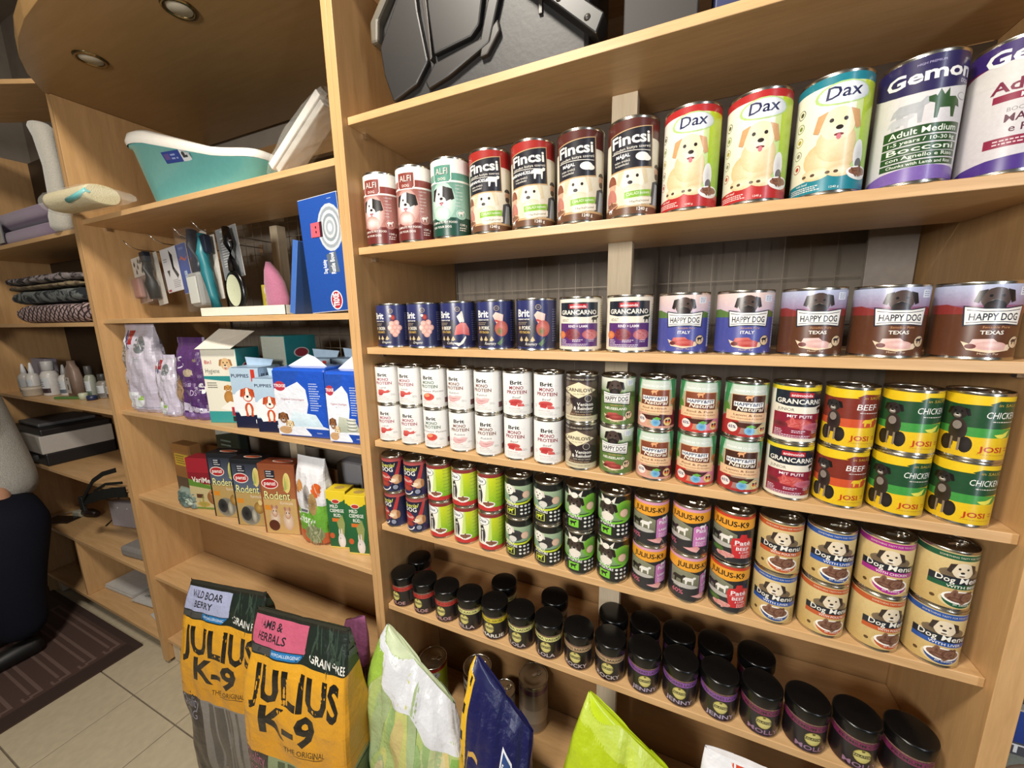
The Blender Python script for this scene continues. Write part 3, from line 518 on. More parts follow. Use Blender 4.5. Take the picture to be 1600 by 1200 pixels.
def a_spirit(c,breed):
    A=A0(H4,R4); A.bg('#222422','#1a1c1a'); w=A.w
    A.poly([(w[0],.46),(-.3,.42),(.0,.40),(.3,.44),(w[2],.52),(w[2],.82),(w[0],.86)],'#6f9a5a' if breed=='bull' else '#7a9a80','#a8bc9a'); A.poly([(-.46,.44),(-.2,.385),(.0,.375),(.3,.42),(.5,.5),(.5,.45),(.3,.37),(.0,.33),(-.2,.345),(-.46,.40)],c)
    if breed=='bull':
        A.ell(.3,.66,.22,.24,'#3f7a1e','#7ab83a'); dog(A,-.08,.68,.44,'#3a2e28','#1c1614','#0c0a0a'); A.poly([(-.22,.82),(-.24,1.0),(-.12,.88)],'#e8e0d4'); A.poly([(.06,.82),(.10,1.0),(.0,.88)],'#e8e0d4'); A.ell(-.08,.86,.08,.07,'#efe8dc'); A.ell(-.08,.50,.14,.10,'#e8e0d4')
    else:
        A.ell(.04,.60,.20,.15,'#26262a','#3a3a3e'); A.ell(-.02,.50,.1,.08,'#d8d4cc'); dog(A,-.14,.72,.34,'#efece2','#d8d0c4','#141212')
    A.ell(.28,.60,.10,.10,'#c89a80'); A.ell(.28,.60,.088,.088,'#e4c0a8')
    A.text('SPIRIT',-.10,.36,.06,'#f4f4f0',bold=.035,w=.26,rot=-.08); A.text('of NATURE',-.08,.28,.06,'#f4f4f0',bold=.035,w=.34,rot=-.06)
    A.poly([(-.22,.25),(.02,.25),(.02,.06),(-.22,.06)],'#d8e06a' if breed!='bull' else c); A.poly([(-.205,.238),(.005,.238),(.005,.072),(-.205,.072)],'#222422' if breed!='bull' else c); sil(A,-.10,.15,.15,c if breed!='bull' else '#1c1e1c')
    for x in (.16,.26,.36):
        for y in (.30,.20,.10): A.ell(x,y,.032,.028,'#e8e8e2')
    A.lines(-.42,.2,-.3,2,.04,'#b8b8b0',seed=4); return A
def a_jk(main,kind):
    A=A0(H4,R4); A.bg('#2c2c30','#26262a'); w=A.w; A.rect(w[0],.93,w[2],1,'#d89ab4' if kind=='LAMB' else '#c8402c')
    A.poly([(w[0],.94),(w[2],.94),(w[2],.74),(.25,.72),(.0,.68),(-.3,.70),(w[0],.80)],'#e8a030'); A.text('JULIUS-K9',-.02,.77,.11,'#1c1a18',bold=.045,w=.62)
    A.poly([(-.46,.30),(-.46,.70),(-.1,.68),(.1,.60),(.1,.3)],'#6a6a58' if kind=='LAMB' else '#4a4c48','#8a8a70'); sil(A,-.28,.46,.24,'#26221e'); sil(A,-.08,.46,.22,'#e8e4dc'); A.ell(-.18,.33,.26,.05,'#b8b4ac')
    if kind=='LAMB':
        A.poly([(.12,.18),(.42,.18),(.42,.60),(.37,.64),(.17,.64),(.12,.60)],main); A.text('Paté',.27,.50,.08,'#f6f0f4',bold=.03,w=.20); sil(A,.30,.61,.13,'#f4ecf2'); A.text('LAMB',.27,.34,.055,'#f6f0f4',bold=.03,w=.20); A.lines(.17,.28,.38,3,.035,'#f0dce8',seed=2); A.text('ADULT',-.30,.27,.04,'#d8d4cc'); A.text('60%',-.30,.12,.10,'#e0708a',w=.22); A.poly([(-.05,.12),(.08,.15),(.2,.2),(.26,.14),(.2,.05),(.1,.07)],'#e8b4b0','#d88a8c')
    else:
        A.poly([(.05,.10),(.38,.10),(.42,.42),(.40,.52),(.28,.54),(.26,.62),(.16,.62),(.14,.54),(.03,.52),(.0,.42)],'#c83034'); A.text('Paté',.21,.39,.09,'#f6ecec',bold=.04,w=.28); A.rect(.05,.365,.38,.372,'#f0c0b8'); A.text('BEEF',.21,.27,.07,'#f6ecec',bold=.03,w=.23); A.text('& LIVER',.24,.21,.04,'#f6ecec'); A.lines(.18,.17,.36,3,.03,'#f0d0c8',seed=2); blob(A,-.08,.13,.16,.06,'#c87068','#e0a8a0',2); A.ell(-.22,.22,.12,.06,'#5a7a3a','#3a5a2a')
    A.lines(.48,.62,.66,12,.05,'#a8a8a4',seed=7); return A
def a_dm(c,flav,bowlc):
    A=A0(H4,R4); A.bg('#c8a868','#dcc48c'); w=A.w; A.rect(w[0],.885,w[2],.985,c,c); A.text('SOMETHING TASTY FOR YOUR DOG',0,.92,.03,'#e8dcc0',w=.6)
    A.ell(-.02,.63,.26,.12,'#5a4a3c','#7a6850'); dog(A,-.02,.70,.36,'#e4d4b8','#3a2e28',fl=.8)
    A.rect(-.38,.445,.40,.575,'#232830'); A.rect(-.38,.365,.40,.450,c); A.text('Dog',-.20,.475,.10,'#f4f0e4',bold=.02,w=.21,rot=-.03); A.text('Menu',.12,.475,.10,'#f4f0e4',bold=.02,w=.33,sh=.12); A.text('WITH '+flav,.02,.385,.045,'#f4ece0',bold=.02,w=.40)
    A.ell(.02,.16,.26,.15,'#f6f2ea','#dcc48c'); A.ell(.02,.19,.225,.17,bowlc,a0=180,a1=360); A.ell(.02,.21,.23,.12,'#f8f4ec'); blob(A,.02,.215,.20,.095,'#5a3428','#8a6450',6,12); A.text('in Sauce',.04,.065,.04,'#f6f0e6',w=.22); A.ell(-.30,.15,.03,.03,'#5a4024')
    A.lines(.44,.85,.66,14,.045,'#8a7440',seed=3); A.lines(.28,.28,.42,5,.04,'#8a7440',seed=5); A.text('415 g',.34,.035,.03,'#3a3020'); return A
# ------------------------------------------------------------------ cans
_TABM={}
def can_parts(t,h,r,art,key,plain_lid=False):
    seg=44
    MB().lathe([(0.0008,.0016),(r*.80,.0016),(r*.90,.0),(r*.995,.0),(r*1.0,.0022),(r*.985,.0042),(r*.985,h-.0042),(r*1.0,h-.0022),(r*.995,h),(r*.95,h-.0002),(r*.935,h-.0030)],seg).obj('can_body',STEEL,t)
    lid=MB().lathe([(r*.935,h-.0032),(r*.90,h-.0040),(r*.82,h-.0030),(r*.74,h-.0040),(r*.66,h-.0032),(r*.40,h-.0034),(.0008,h-.0034)],seg).obj('lid',STEELD,t)
    m=MB()
    m.tube([(r*.46+.011*math.cos(a),.007*math.sin(a),h-.0022) for a in [i*PI/6 for i in range(13)]],.0011,6); m.box(.0-.004,-.0045,h-.0032,r*.30,.0045,h-.0020)
    m.obj('pull_tab',CHROME,lid)
    def fn(x,y,o):
        a=x*h/r-PI/2; R=r*.986+o; return (R*math.cos(a),R*math.sin(a),.0050+y*(h-.0100))
    cell=.0045/h
    L=art.build('label',fn,PR_CAN,t,cell=(cell,9))
    n=[(v.co.x,v.co.y,0) for v in L.data.vertices]
    L.data.normals_split_custom_set_from_vertices([Vector(q).normalized() for q in n])
    return t
_P={}
def can(key,h,r,artf,x,y,z,turn,name,label,group):
    cat='can'
    if key not in _P:
        t=thing(name,label,cat,(x,y,z),turn,group); can_parts(t,h,r,artf(),key); _P[key]=t
    else:
        t=copy_tree(_P[key]); t.location=(x,y,z); t.rotation_euler=(0,0,turn); t.name=name; t['label']=label; t['group']=group
    return t
rnd=random.Random(3)
S2=1.8372;S3=1.5742;S4=1.3062;S5=1.0432;S6=.7722
# top row, tall cans
row=[('alfi_b',lambda:a_alfi('#8a4a44','#c08a80','#6d2c28','#8a4038'),'brown and white tall can with black-and-white dog, beside the unit side panel'),
('alfi_b',None,'brown and white tall can with black-and-white dog, touching the green one'),
('alfi_g',lambda:a_alfi('#3f7a68','#a8ccbc','#1f4a3c','#5a9482'),'green and white tall can with black-and-white dog portrait'),
('fin_r',lambda:a_fincsi('#a8302a','MARHAHÚSSAL','cow'),'red-topped tall can with cream dog, next to the green and white can'),
('fin_r',None,'red-topped tall can with cream dog, next to the first brown-topped one'),
('fin_b',lambda:a_fincsi('#5a2c26','MÁJJAL','liver'),'brown-topped tall can with cream dog and liver picture, next to a red-topped one'),
('fin_b',None,'brown-topped tall can with cream dog and liver picture, in front of the wooden post'),
('dax_r',lambda:a_dax('#b82c2c'),'lime green and white tall can with red rim, left one of two'),
('dax_r',None,'lime green and white tall can with red rim, right one of two'),
('dax_t',lambda:a_dax('#1f8090'),'lime green and white tall can with teal rim and labrador'),
('gem_g',a_gemon,'white tall can with navy top and green dog silhouette'),
('gem_p',a_gemon2,'white tall can with purple top and dark red lettering at picture edge')]
tw=[.16,.20,.16,.26,.28,.20,.20,.02,.02,.0,-.10,-.06]
for i,(k,f,lb) in enumerate(row): can(k,H12,R12,f,.0555+.1052*i,.047,S2,tw[i],'tall_pet_food_can',lb,'tall cans on the second shelf')
row=[('br_c',lambda:a_brit('CHICKEN','CHICKEN HEARTS','chicken','#f0c8bc','Oregano'),'dark blue can with pale chicken pieces, against the side panel'),('br_c',None,'dark blue can with pale chicken pieces, second from the side panel'),
('br_b',lambda:a_brit('BEEF','WITH TRIPE','beef','#c85a5c','Collagen'),'dark blue can with pink beef and white bones'),
('br_p',lambda:a_brit('PORK','WITH TRACHEA','pork','#d88478'),'dark blue can with pork picture, beside the beef one'),('br_p',None,'dark blue can with pork picture, beside the cream and purple can'),
('gr_a',lambda:a_gran(H8,R8,'#5a3270','ADULT'),'cream and purple can with black top panel, left one of two'),('gr_a',None,'cream and purple can with black top panel, below the wooden post'),
('hd_i',lambda:a_happy(H8,R8,'#4a4f9a','#c8b4c8','#ead0c8','#5a7a3c','ITALY','#b8403c','#d07068'),'violet-blue can with brown dog and meadow, left one of two'),('hd_i',None,'violet-blue can with brown dog and meadow, right one of two'),
('hd_t',lambda:a_happy(H8,R8,'#5e3824','#8a5a7a','#b8c0dc','#8a3430','TEXAS','#d8a8a0','#e8c8c0'),'brown can with red desert sky, leftmost of three'),('hd_t',None,'brown can with red desert sky, middle of three'),('hd_t',None,'brown can with red desert sky, rightmost of three')]
tw=[.26,.22,.20,.22,.18,.10,.08,.04,.04,.0,.0,.0]
for i,(k,f,lb) in enumerate(row): can(k,H8,R8,f,.0635+.1047*i,.047,S3,tw[i],'large_pet_food_can',lb,'large cans on the third shelf')
def two_rows(z,spec,gname,p0,pi,seed):
    r=random.Random(seed)
    for i,(ku,kl,lb) in enumerate(spec):
        for lev,k in ((0,kl),(1,ku)):
            key,f=k; dx=r.uniform(-.0006,.0006); dy=r.uniform(-.002,.002)
            txt=('upper ' if lev else 'lower ')+(lb[lev] if isinstance(lb,tuple) else lb)
            can(key,H4,R4,f,p0+pi*i+dx,.036+dy,z+lev*(H4+.0002),r.uniform(-.09,.09)+(TW.get((gname,i,lev),0)),'pet_food_can',txt,gname)
TW={}
g4='two-high row of small cans on the fourth shelf'; g5='two-high row of small cans on the fifth shelf'
for i in (0,1,2): TW[(g4,i,0)]=TW[(g4,i,1)]=.10
TW[(g4,4,0)]=.30; TW[(g4,3,0)]=.2; TW[(g4,5,1)]=.25; TW[(g4,6,0)]=.15; TW[(g4,6,1)]=.15; TW[(g4,15,0)]=-.1; TW[(g4,15,1)]=.28; TW[(g4,14,1)]=.12; TW[(g4,5,0)]=.1
for k in (13,14,15):
    for l in (0,1): TW[(g4,k,l)]=-.20+.12*(k==15 and l==1)
ML=('m_l',lambda:a_mono('#a04a60','Lamb','lamb'));MP=('m_p',lambda:a_mono('#5a7460','with Sweet Potato','potato'));MR=('m_r',lambda:a_mono('#7a4a3a','Rabbit','rabbit'));MF=('m_f',lambda:a_mono('#8a2434','Beef','beef'))
CN=('carn',a_carni);HN=('hd_n',lambda:a_happy(H4,R4,'#5f7a3e','#6a8a4a','#e8e8dc','#4a5c2c','NEUSEELAND','#8a3430','#b8584e'));F1=('hf1',lambda:a_hf('#c89a78','#d8a08c','1','#5a2434'));F2=('hf2',lambda:a_hf('#c87a60','#c23a30','2','#d88aa0'));F3=('hf3',lambda:a_hf('#a86a68','#a8302c','3','#c8c4a0'))
GJ=('gr_j',lambda:a_gran(H4,R4,'#8a1f34','JUNIOR'));JB=('jo_b',lambda:a_josi('BEEF'));JC=('jo_c',lambda:a_josi('CHICKEN'))
two_rows(S4,[(ML,ML,'white can with red lamb pieces, against the side panel'),(ML,ML,'white can with red lamb pieces, second column from the side panel'),(MP,MP,'white can with red lump and pale green lettering'),
(MR,MR,'white can with pale rabbit meat, left one of two'),(MR,MR,'white can with pale rabbit meat, right one of two'),(MF,MF,'white can with red beef pieces, left one of two'),(MF,MF,'white can with red beef pieces, beside the dark brown can'),
(CN,CN,'dark brown can with cream diamond badge'),(HN,HN,'olive green can with brown dog and meadow'),(F1,F1,'pink and green can beside the olive green can'),(F2,F2,'red and pink can, middle of three with brown badge'),(F3,F3,'can with dark badge and pink meat, beside the crimson can'),
(GJ,GJ,'cream and crimson can with black top panel'),(JB,JB,'yellow can with dark red brush stripe'),(JC,JC,'yellow can with dark green stripe, beside the red-striped one'),(JC,JC,'yellow can with dark green stripe at the row end')],g4,.0378,.0797,5)
TW[(g5,0,0)]=-.30; TW[(g5,1,0)]=-.1; TW[(g5,7,0)]=.1; TW[(g5,9,1)]=.1; TW[(g5,10,0)]=.35; TW[(g5,10,1)]=-.25; TW[(g5,9,0)]=.12; TW[(g5,14,0)]=.35; TW[(g5,13,0)]=.12; TW[(g5,15,1)]=.25; TW[(g5,11,0)]=-.15; TW[(g5,11,1)]=-.15
for k in (2,3,4): TW[(g5,k,0)]=.05; TW[(g5,k,1)]=-.02
TW[(g5,12,0)]=-.05
SD=('sd',a_special);DX=('dx',a_daxs);SY=('sp_y',lambda:a_spirit('#c8d834','white'));SG=('sp_g',lambda:a_spirit('#7ac83a','bull'));KL=('jk_l',lambda:a_jk('#c87ab4','LAMB'));KB=('jk_b',lambda:a_jk('#c83034','BEEF'))
DO=('dm_o',lambda:a_dm('#c05a30','POULTRY','#c05a30'));DB=('dm_b',lambda:a_dm('#2a56a4','LIVER','#2a4a8a'));DP=('dm_p',lambda:a_dm('#a82c8a','CHICKEN','#a82c8a'));DG=('dm_g',lambda:a_dm('#1f5a3c','BEEF','#1f5a3c'))
two_rows(S5,[(SD,SD,'navy and red can with yellow script, against the side panel'),(SD,SD,'navy and red can with yellow script, beside the green-white cans'),(DX,DX,'small lime and white can with red foot, leftmost of three'),(DX,DX,'small lime and white can with red foot, middle of three'),(DX,DX,'small lime and white can with red foot, rightmost of three'),
(SY,SY,'black can with white dog and yellow band, left one of two'),(SY,SY,'black can with white dog and yellow band, right one of two'),(SG,SG,'black and green can with bulldog, left one of two'),(SG,SG,'black and green can with bulldog, right one of two'),
(KL,KL,'black and orange can with pink panel, left one of two'),(KL,KL,'black and orange can with pink panel, right one of two'),(KB,KB,'black and orange can with red panel'),
(DO,DB,('tan can with blue rim, beside the red panel can','tan can with orange rim, beside the red panel can')),(DB,DO,('tan can with orange rim, second from left among tan cans','tan can with blue rim and puppy')),(DP,DO,('tan can with orange rim, below the magenta-rimmed can','tan can with magenta rim and puppy')),(DG,DB,('tan can with blue rim at the row end','tan can with dark green rim at the row end'))],g5,.0378,.0797,9)
# ------------------------------------------------------------------ jars
RJ,HJ=.0358,.0985
MEAT={}
def a_jar(band,bt,name,btc='#2a2420',nc='#c8b8b8'):
    w=PI*RJ/.062; A=Art(-w,0,w,1); A.bg('#1e1418','#1a1a1c'); A.rect(-w,0,w,.12,'#2c1420')
    A.poly([(-w,.99),(w,.99),(w,.79),(-w,.79)],band); A.text(bt,-.0,.84,.095,btc,bold=.03,w=min(.12*len(bt),1.25))
    A.ell(0,.51,.235,.24,'#c9c07a','#a89a4c'); A.ell(0,.51,.215,.22,'#e0d88e','#c8bc6a'); A.rect(-.24,.46,.24,.57,'#4a4424'); A.text('FALATOK',0,.48,.07,'#c9c07a',bold=.03,w=.44); A.poly([(-.03,.66),(.03,.66),(.05,.73),(-.05,.73)],'#6a6030')
    A.text(name,.02,.08,.155,nc,bold=.03,w=.19*len(name),sh=0); A.lines(.75,.7,1.1,8,.07,'#7a7470',seed=2); return A
GL=mat('jar_clear_plastic','#d8cfc4',.12,0,.05,30,.5,.35,1,.3)
def jar(key,band,bt,name,x,y,turn,label,group='black-lidded treat jars',btc='#2a2420',meat='#8a6a58',nc='#c8b8b8'):
    if key not in _P:
        t=thing('treat_jar',label,'jar',(x,y,S6),turn,group); r=RJ
        g=MB().lathe([(.0008,.0005),(r*.9,.0005),(r*.985,.004),(r,.008),(r,.066),(r*.985,.070),(r*.90,.0735),(r*.86,.0745),(r*.86,.080)],40).obj('glass_body',mat('jar_meat_'+key,meat,.3,0,.35,260,.5,0,1,.7),t)
        MB().lathe([(r*.97,.0725),(r*1.055,.0728),(r*1.065,.0745),(r*1.065,.0950),(r*1.045,.0975),(r*.98,HJ),(.0008,HJ)],44,cap0=False).obj('screw_lid',BLKP,t)
        def fn(px,py,o):
            a=px*.062/r-PI/2; R=r+.0001+o; return (R*math.cos(a),R*math.sin(a),.0045+py*.0635)
        L=a_jar(band,bt,name,btc,nc).build('label',fn,PR_CAN,t,cell=(.0045/.062,9))
        L.data.normals_split_custom_set_from_vertices([Vector((v.co.x,v.co.y,0)).normalized() for v in L.data.vertices])
        _P[key]=t
    else:
        t=copy_tree(_P[key]); t.location=(x,y,S6); t.rotation_euler=(0,0,turn); t['label']=label; t['group']=group
    return t
J=[('j1','#b83a34','FRISS PULYKA','CHLOE','front jar with red band, against the side panel'),('j1',0,0,0,'front jar with red band, middle of three'),('j1',0,0,0,'front jar with red band, beside the first yellow one'),
('j2','#dcd88a','HALAS KACSA','BELLA','front jar with pale yellow band, beside the red-banded jars'),('j3','#dcc832','INYENCES SERTÉS','CHARLIE','front jar with bright yellow band and white name'),
('j4','#dcd88a','PRIMA VADAS','LOLA','front jar with pale yellow band, beside the bright yellow one'),('j4',0,0,0,'front jar with pale yellow band, beside the tan-banded jars'),
('j5','#b89a74','HEGYEI BÁRÁNY','ROCKY','front jar with tan band, left one of two'),('j5',0,0,0,'front jar with tan band, right one of two'),
('j6','#8a54a0','TENGERES LAZAC','JENNY','front jar with violet band, leftmost of three'),('j6',0,0,0,'front jar with violet band, middle of three'),('j6',0,0,0,'front jar with violet band, rightmost of three'),
('j7','#7a2c54','PRÉMIUM CSIRKE','MOLLY','front jar with plum band, first after the violet-banded ones'),('j7',0,0,0,'front jar with plum band, second of four'),('j7',0,0,0,'front jar with plum band, third of four'),('j7',0,0,0,'front jar with plum band at the row end')]
jt=[-.15,-.05,.0,-.05,-.05,.0,.05,-.02,-.02,.16,-.02,.05,.05,.16,.08,.05]
NCO={'j3':'#f6f0e4','j1':'#c89a98','j2':'#c8b4b4','j6':'#b4a4bc','j7':'#9a7490'}
for i,(k,b,bt,n,lb) in enumerate(J): jar(k,b,bt,n,.0385+.0797*i,.036,jt[i],'black-lidded '+lb,nc=NCO.get(k,'#c8b8b8'),btc='#7a2020' if k=='j1' else '#2a2420')
BJ=[('j1',.040,'behind the red-banded jars by the side panel'),('j4',.351,'standing alone behind the bright yellow banded jar'),('j4',.508,'behind the last pale yellow banded jar'),('j5',.580,'')]
for k,x,lb in (('j1',.040,'rear jar by the side panel, behind the red-banded jars'),('j4',.350,'rear jar standing alone behind the bright yellow banded one'),('j5',.508,'rear jar behind the first tan-banded one'),('j5',.672,'rear jar in front of the wooden post'),
  ('j6',.7515,'rear jar just right of the wooden post'),('j6',.832,'rear jar behind the middle violet-banded one'),('j6',.9125,'rear jar behind the last violet-banded one'),('j7',.997,'rear jar at the right end of the rear row')):
    jar(k,0,0,0,x,.1155,.1,'black-lidded '+lb)
# ------------------------------------------------------------------ soft bags
EXPO=2.6
def ringpt(a,u):
    """u in [-2,2]: -1..1 front left->right, then round the back"""
    z,cx,cy,hw,hd,sl=a
    f=u; back=False
    if f>1: f=2-f; back=True
    elif f<-1: f=-2-f; back=True
    g=math.sin(1.25*f)/math.sin(1.25); X=hw*g; Yv=hd*max(0,1-abs(g)**EXPO)**(1/EXPO)
    return cx+X, cy+(Yv if back else -Yv), z+sl*X
def bagfn(rings,wr,seed,H=1.0):
    r=random.Random(seed); ph=[r.uniform(0,6.28) for _ in range(10)]
    def fn(u,v,o):
        zz=rings[0][0]+min(max(v,0),.99999)*(rings[-1][0]-rings[0][0]); i=0
        while i<len(rings)-2 and zz>rings[i+1][0]: i+=1
        t=(zz-rings[i][0])/(rings[i+1][0]-rings[i][0]); t=min(max(t,0),1);
        a=[p+(q-p)*t for p,q in zip(rings[i],rings[i+1])]
        x,y,z=ringpt(a,u); am=wr*min(1,a[4]/.03)
        d=am*(math.sin(7*u+9*v+ph[0])+.8*math.sin(13*u-17*v+ph[1])+.6*math.sin(4*u+31*v+ph[2]*1.5)+.5*math.sin(23*u+11*v+ph[3])+.7*math.sin(2*u*9*v+ph[4]))*.5
        # ridge-like creases
        d-=am*.9*abs(math.sin(5*u+7*v+ph[5]))**8+am*.9*abs(math.sin(6*v-3*u+ph[6]))**10
        x2,y2,z2=ringpt(a,u+.01 if u<.99 else u-.01); 
        nx,ny=x-a[1],(y-a[2])*1.6; L=math.hypot(nx,ny)+1e-6; nx/=L; ny/=L
        return (x+nx*(d+o),y+ny*(d+o),z)
    return fn
def bag(name,label,cat,rings,art,wr=.004,seed=1,mt=None,bodycol='#333333',group=None,seam=None,z0=None,cell=(.045,.02),rz=0):
    bx,by,bz=rings[0][1],rings[0][2],rings[0][0]
    rings=[(q[0]-bz,q[1]-bx,q[2]-by,*q[3:]) for q in rings]
    fn=bagfn(rings,wr,seed); t=thing(name,label,cat,(bx,by,bz),rz,group)
    N=72; K=64; R=[]
    for j in range(K+1):
        R.append([fn(-2+4*i/N,(j/K)**.9,-.0032) for i in range(N)])
    MB().loft(R).obj('bag_film',mat('film_'+bodycol.strip('#'),bodycol,.35,0,.1,30,.5,coat=.3,bump=.2),t)
    art.build('printed_front',lambda x,y,o:fn(x,y,o+.0004),mt or PR_BAG,t,cell=cell,eps=.00012)
    if seam:
        top=[fn(-1+2*i/20,.9999,0) for i in range(21)]; m=MB()
        for i in range(20):
            (xa,ya,za),(xb,yb,zb)=top[i],top[i+1]; m.quad((xa,ya-.001,za-.001),(xb,yb-.001,zb-.001),(xb,yb-.0005,zb+seam),(xa,ya-.0005,za+seam)); m.quad((xb,yb+.001,zb-.001),(xa,ya+.001,za-.001),(xa,ya+.0005,za+seam),(xb,yb+.0005,zb+seam))
        m.obj('top_seam',mat('film_'+bodycol.strip('#'),bodycol),t)
    return t
def a_jbag(head,txt,cream,foot):
    A=Art(-1.6,0,1.6,1); A.bg('#26261f'); 
    A.rect(-1.6,.53,1.6,.87,'#d8981e','#e2a62c'); A.ell(.15,.54,1.4,.03,'#d8981e'); A.rect(-1.6,.0,-.35,.535,'#2a2428'); A.rect(-.35,.0,1.6,.535,'#6d6a68' if foot=='grey' else '#5a6a48','#8a8684' if foot=='grey' else '#8a9a74')
    r=random.Random(4)
    for i in range(26): x=r.uniform(-.3,1.3); A.poly([(x,.02),(x+.04,.02),(x+.03,.50),(x-.01,.50)],'#565250' if foot=='grey' else '#46583a')
    A.ell(.1,.538,1.5,.03,'#d8981e'); A.ell(.25,.08,.4,.09,'#57504a','#6d6660'); A.ell(.0,.12,.15,.06,'#6d6660')
    A.text('Quality',-.62,.46,.05,cream,w=.42,rot=-.02); A.text('DOG',-.6,.40,.045,cream,w=.3)
    A.rect(-1.6,.865,1.6,.99,'#1f2a24'); A.rect(-.90,.896,.16,.988,head); 
    for i,s in enumerate(txt): A.text(s,-.72,.950-.038*i,.026,'#26262c','l',bold=.03,w=.080*len(s))
    A.rect(-.90,.870,-.36,.893,'#4a4a48'); A.text('ADULT',-.62,.874,.015,'#1c1c1c'); A.poly([(-.36,.870),(.05,.870),(.14,.893),(-.36,.893)],'#2a78b8'); A.text('HYPOALLERGENIC',-.13,.877,.010,'#e8f0f6',w=.42)
    A.text('GRAIN FREE',.56,.877,.026,'#f0efe8',bold=.03,w=.66,rot=-.02); r=random.Random(2)
    for i in range(30): A.ell(r.uniform(.25,1.1),r.uniform(.88,.98),.05,.008,'#3a4a3e',rot=r.uniform(0,3),n=8)
    A.text('JULIUS',.04,.722,.115,'#1a1814',bold=.06,w=1.50,sh=.10); A.text('K-9',-.05,.605,.098,'#1a1814',bold=.06,w=.85,sh=.10); A.text('®',.36,.56,.018,'#1a1814')
    A.text('THE ORIGINAL',.22,.565,.022,'#3a2a10',w=.62,sh=.3,rot=.03); A.poly([(.05,.553),(.5,.565),(.5,.568),(.05,.555)],'#3a2a10')
    return A
EXPO=7
bag('dry_food_bag','black and yellow dry food bag with pale blue WILD BOAR & BERRY label','bag',
 [(.004,-.57,-.165,.150,.055,0),(.05,-.565,-.168,.168,.068,0),(.20,-.56,-.168,.174,.072,0),(.38,-.558,-.168,.177,.070,0),(.52,-.555,-.166,.178,.062,.0),(.64,-.552,-.160,.176,.048,.0),(.73,-.550,-.152,.171,.026,.02),(.772,-.550,-.150,.166,.007,.03)],a_jbag('#a8aed0',['WILD BOAR','& BERRY'],'#8a8a9a','grey'),.0035,3,None,'#20241f',None,.012,rz=.14)
bag('dry_food_bag','black and yellow dry food bag with pink LAMB & HERBALS label','bag',
 [(.004,-.15,-.185,.165,.055,0),(.05,-.17,-.190,.178,.070,0),(.20,-.17,-.190,.183,.074,0),(.38,-.17,-.188,.184,.072,0),(.52,-.17,-.182,.184,.066,0),(.64,-.172,-.170,.181,.050,0),(.73,-.178,-.158,.174,.026,0),(.785,-.180,-.150,.168,.007,0)],a_jbag('#c8607c',['LAMB &','HERBALS'],'#a85a7a','green'),.004,8,None,'#20241f',None,.010,rz=.13)
EXPO=2.6
A=Art(-1.6,0,1.6,1); A.bg('#c8882a'); A.rect(-1.6,.70,1.6,1,'#8a4a6c','#b06a94'); A.rect(-1.6,.74,1.6,.79,'#5a3a4a'); A.text('ADULT',.5,.755,.03,'#2a2026'); A.rect(-1.6,.70,1.6,.735,'#2a68b0'); A.text('JULIUS',.5,.50,.07,'#2a2014',bold=.04,w=.8)
bag('dry_food_bag','dry food bag with purple top corner, half hidden behind the pink label bag','bag',
 [(.004,-.130,-.050,.06,.030,0),(.3,-.130,-.050,.066,.032,0),(.55,-.120,-.048,.066,.026,0),(.66,-.105,-.045,.055,.016,.30),(.722,-.100,-.042,.042,.005,.5)],A,.003,5,None,'#5a3050')
# white and green bag
A=Art(-1.6,0,1.6,1); A.bg('#a8c080'); A.rect(-1.6,0,1.6,.9,'#9cbc84','#b4c878'); r=random.Random(12)
for i in range(110):
    x=r.uniform(-1.2,.9); y=r.uniform(.25,.90); A.ell(x,y,r.uniform(.06,.25),r.uniform(.03,.10),r.choice(['#c8cc7a','#b0c47a','#d4ca9a','#98b878','#bccc94','#d0c080','#a8bc8c']),None,rot=r.uniform(-.6,.6)+1.2,n=12)
A.poly([(-1.6,.95),(-.9,.95),(-.72,.91),(-.5,.86),(-.25,.82),(.05,.86),(.30,.79),(.6,.80),(1.05,.82),(1.6,.85),(1.6,1),(-1.6,1)],'#dcdfe6'); A.poly([(-1.3,.78),(-.86,.78),(-.62,.87),(-.70,.93),(-1.3,.95)],'#9cc24c')
A.rect(.97,0,1.6,.82,'#5f9444'); A.poly([(.55,.0),(1.0,.0),(1.0,.81),(.78,.79),(.60,.55)],'#86b45a'); A.rect(.62,.70,.96,.712,'#c84a3a'); A.lines(.62,.68,.95,14,.018,'#3f6a30',h=.006,seed=3); A.rect(.60,.41,.96,.425,'#c84a3a')
bag('dry_food_bag','white and green glossy food bag slumped against the jar shelf','bag',
 [(.004,.145,-.095,.155,.045,0),(.06,.145,-.098,.165,.052,0),(.25,.145,-.098,.168,.055,0),(.38,.146,-.094,.168,.054,-.05),(.48,.147,-.086,.165,.050,-.25),(.56,.148,-.072,.150,.042,-.50),(.62,.148,-.055,.130,.028,-.70),(.655,.147,-.042,.114,.008,-.80)],A,.006,21,None,'#b8c4a0')
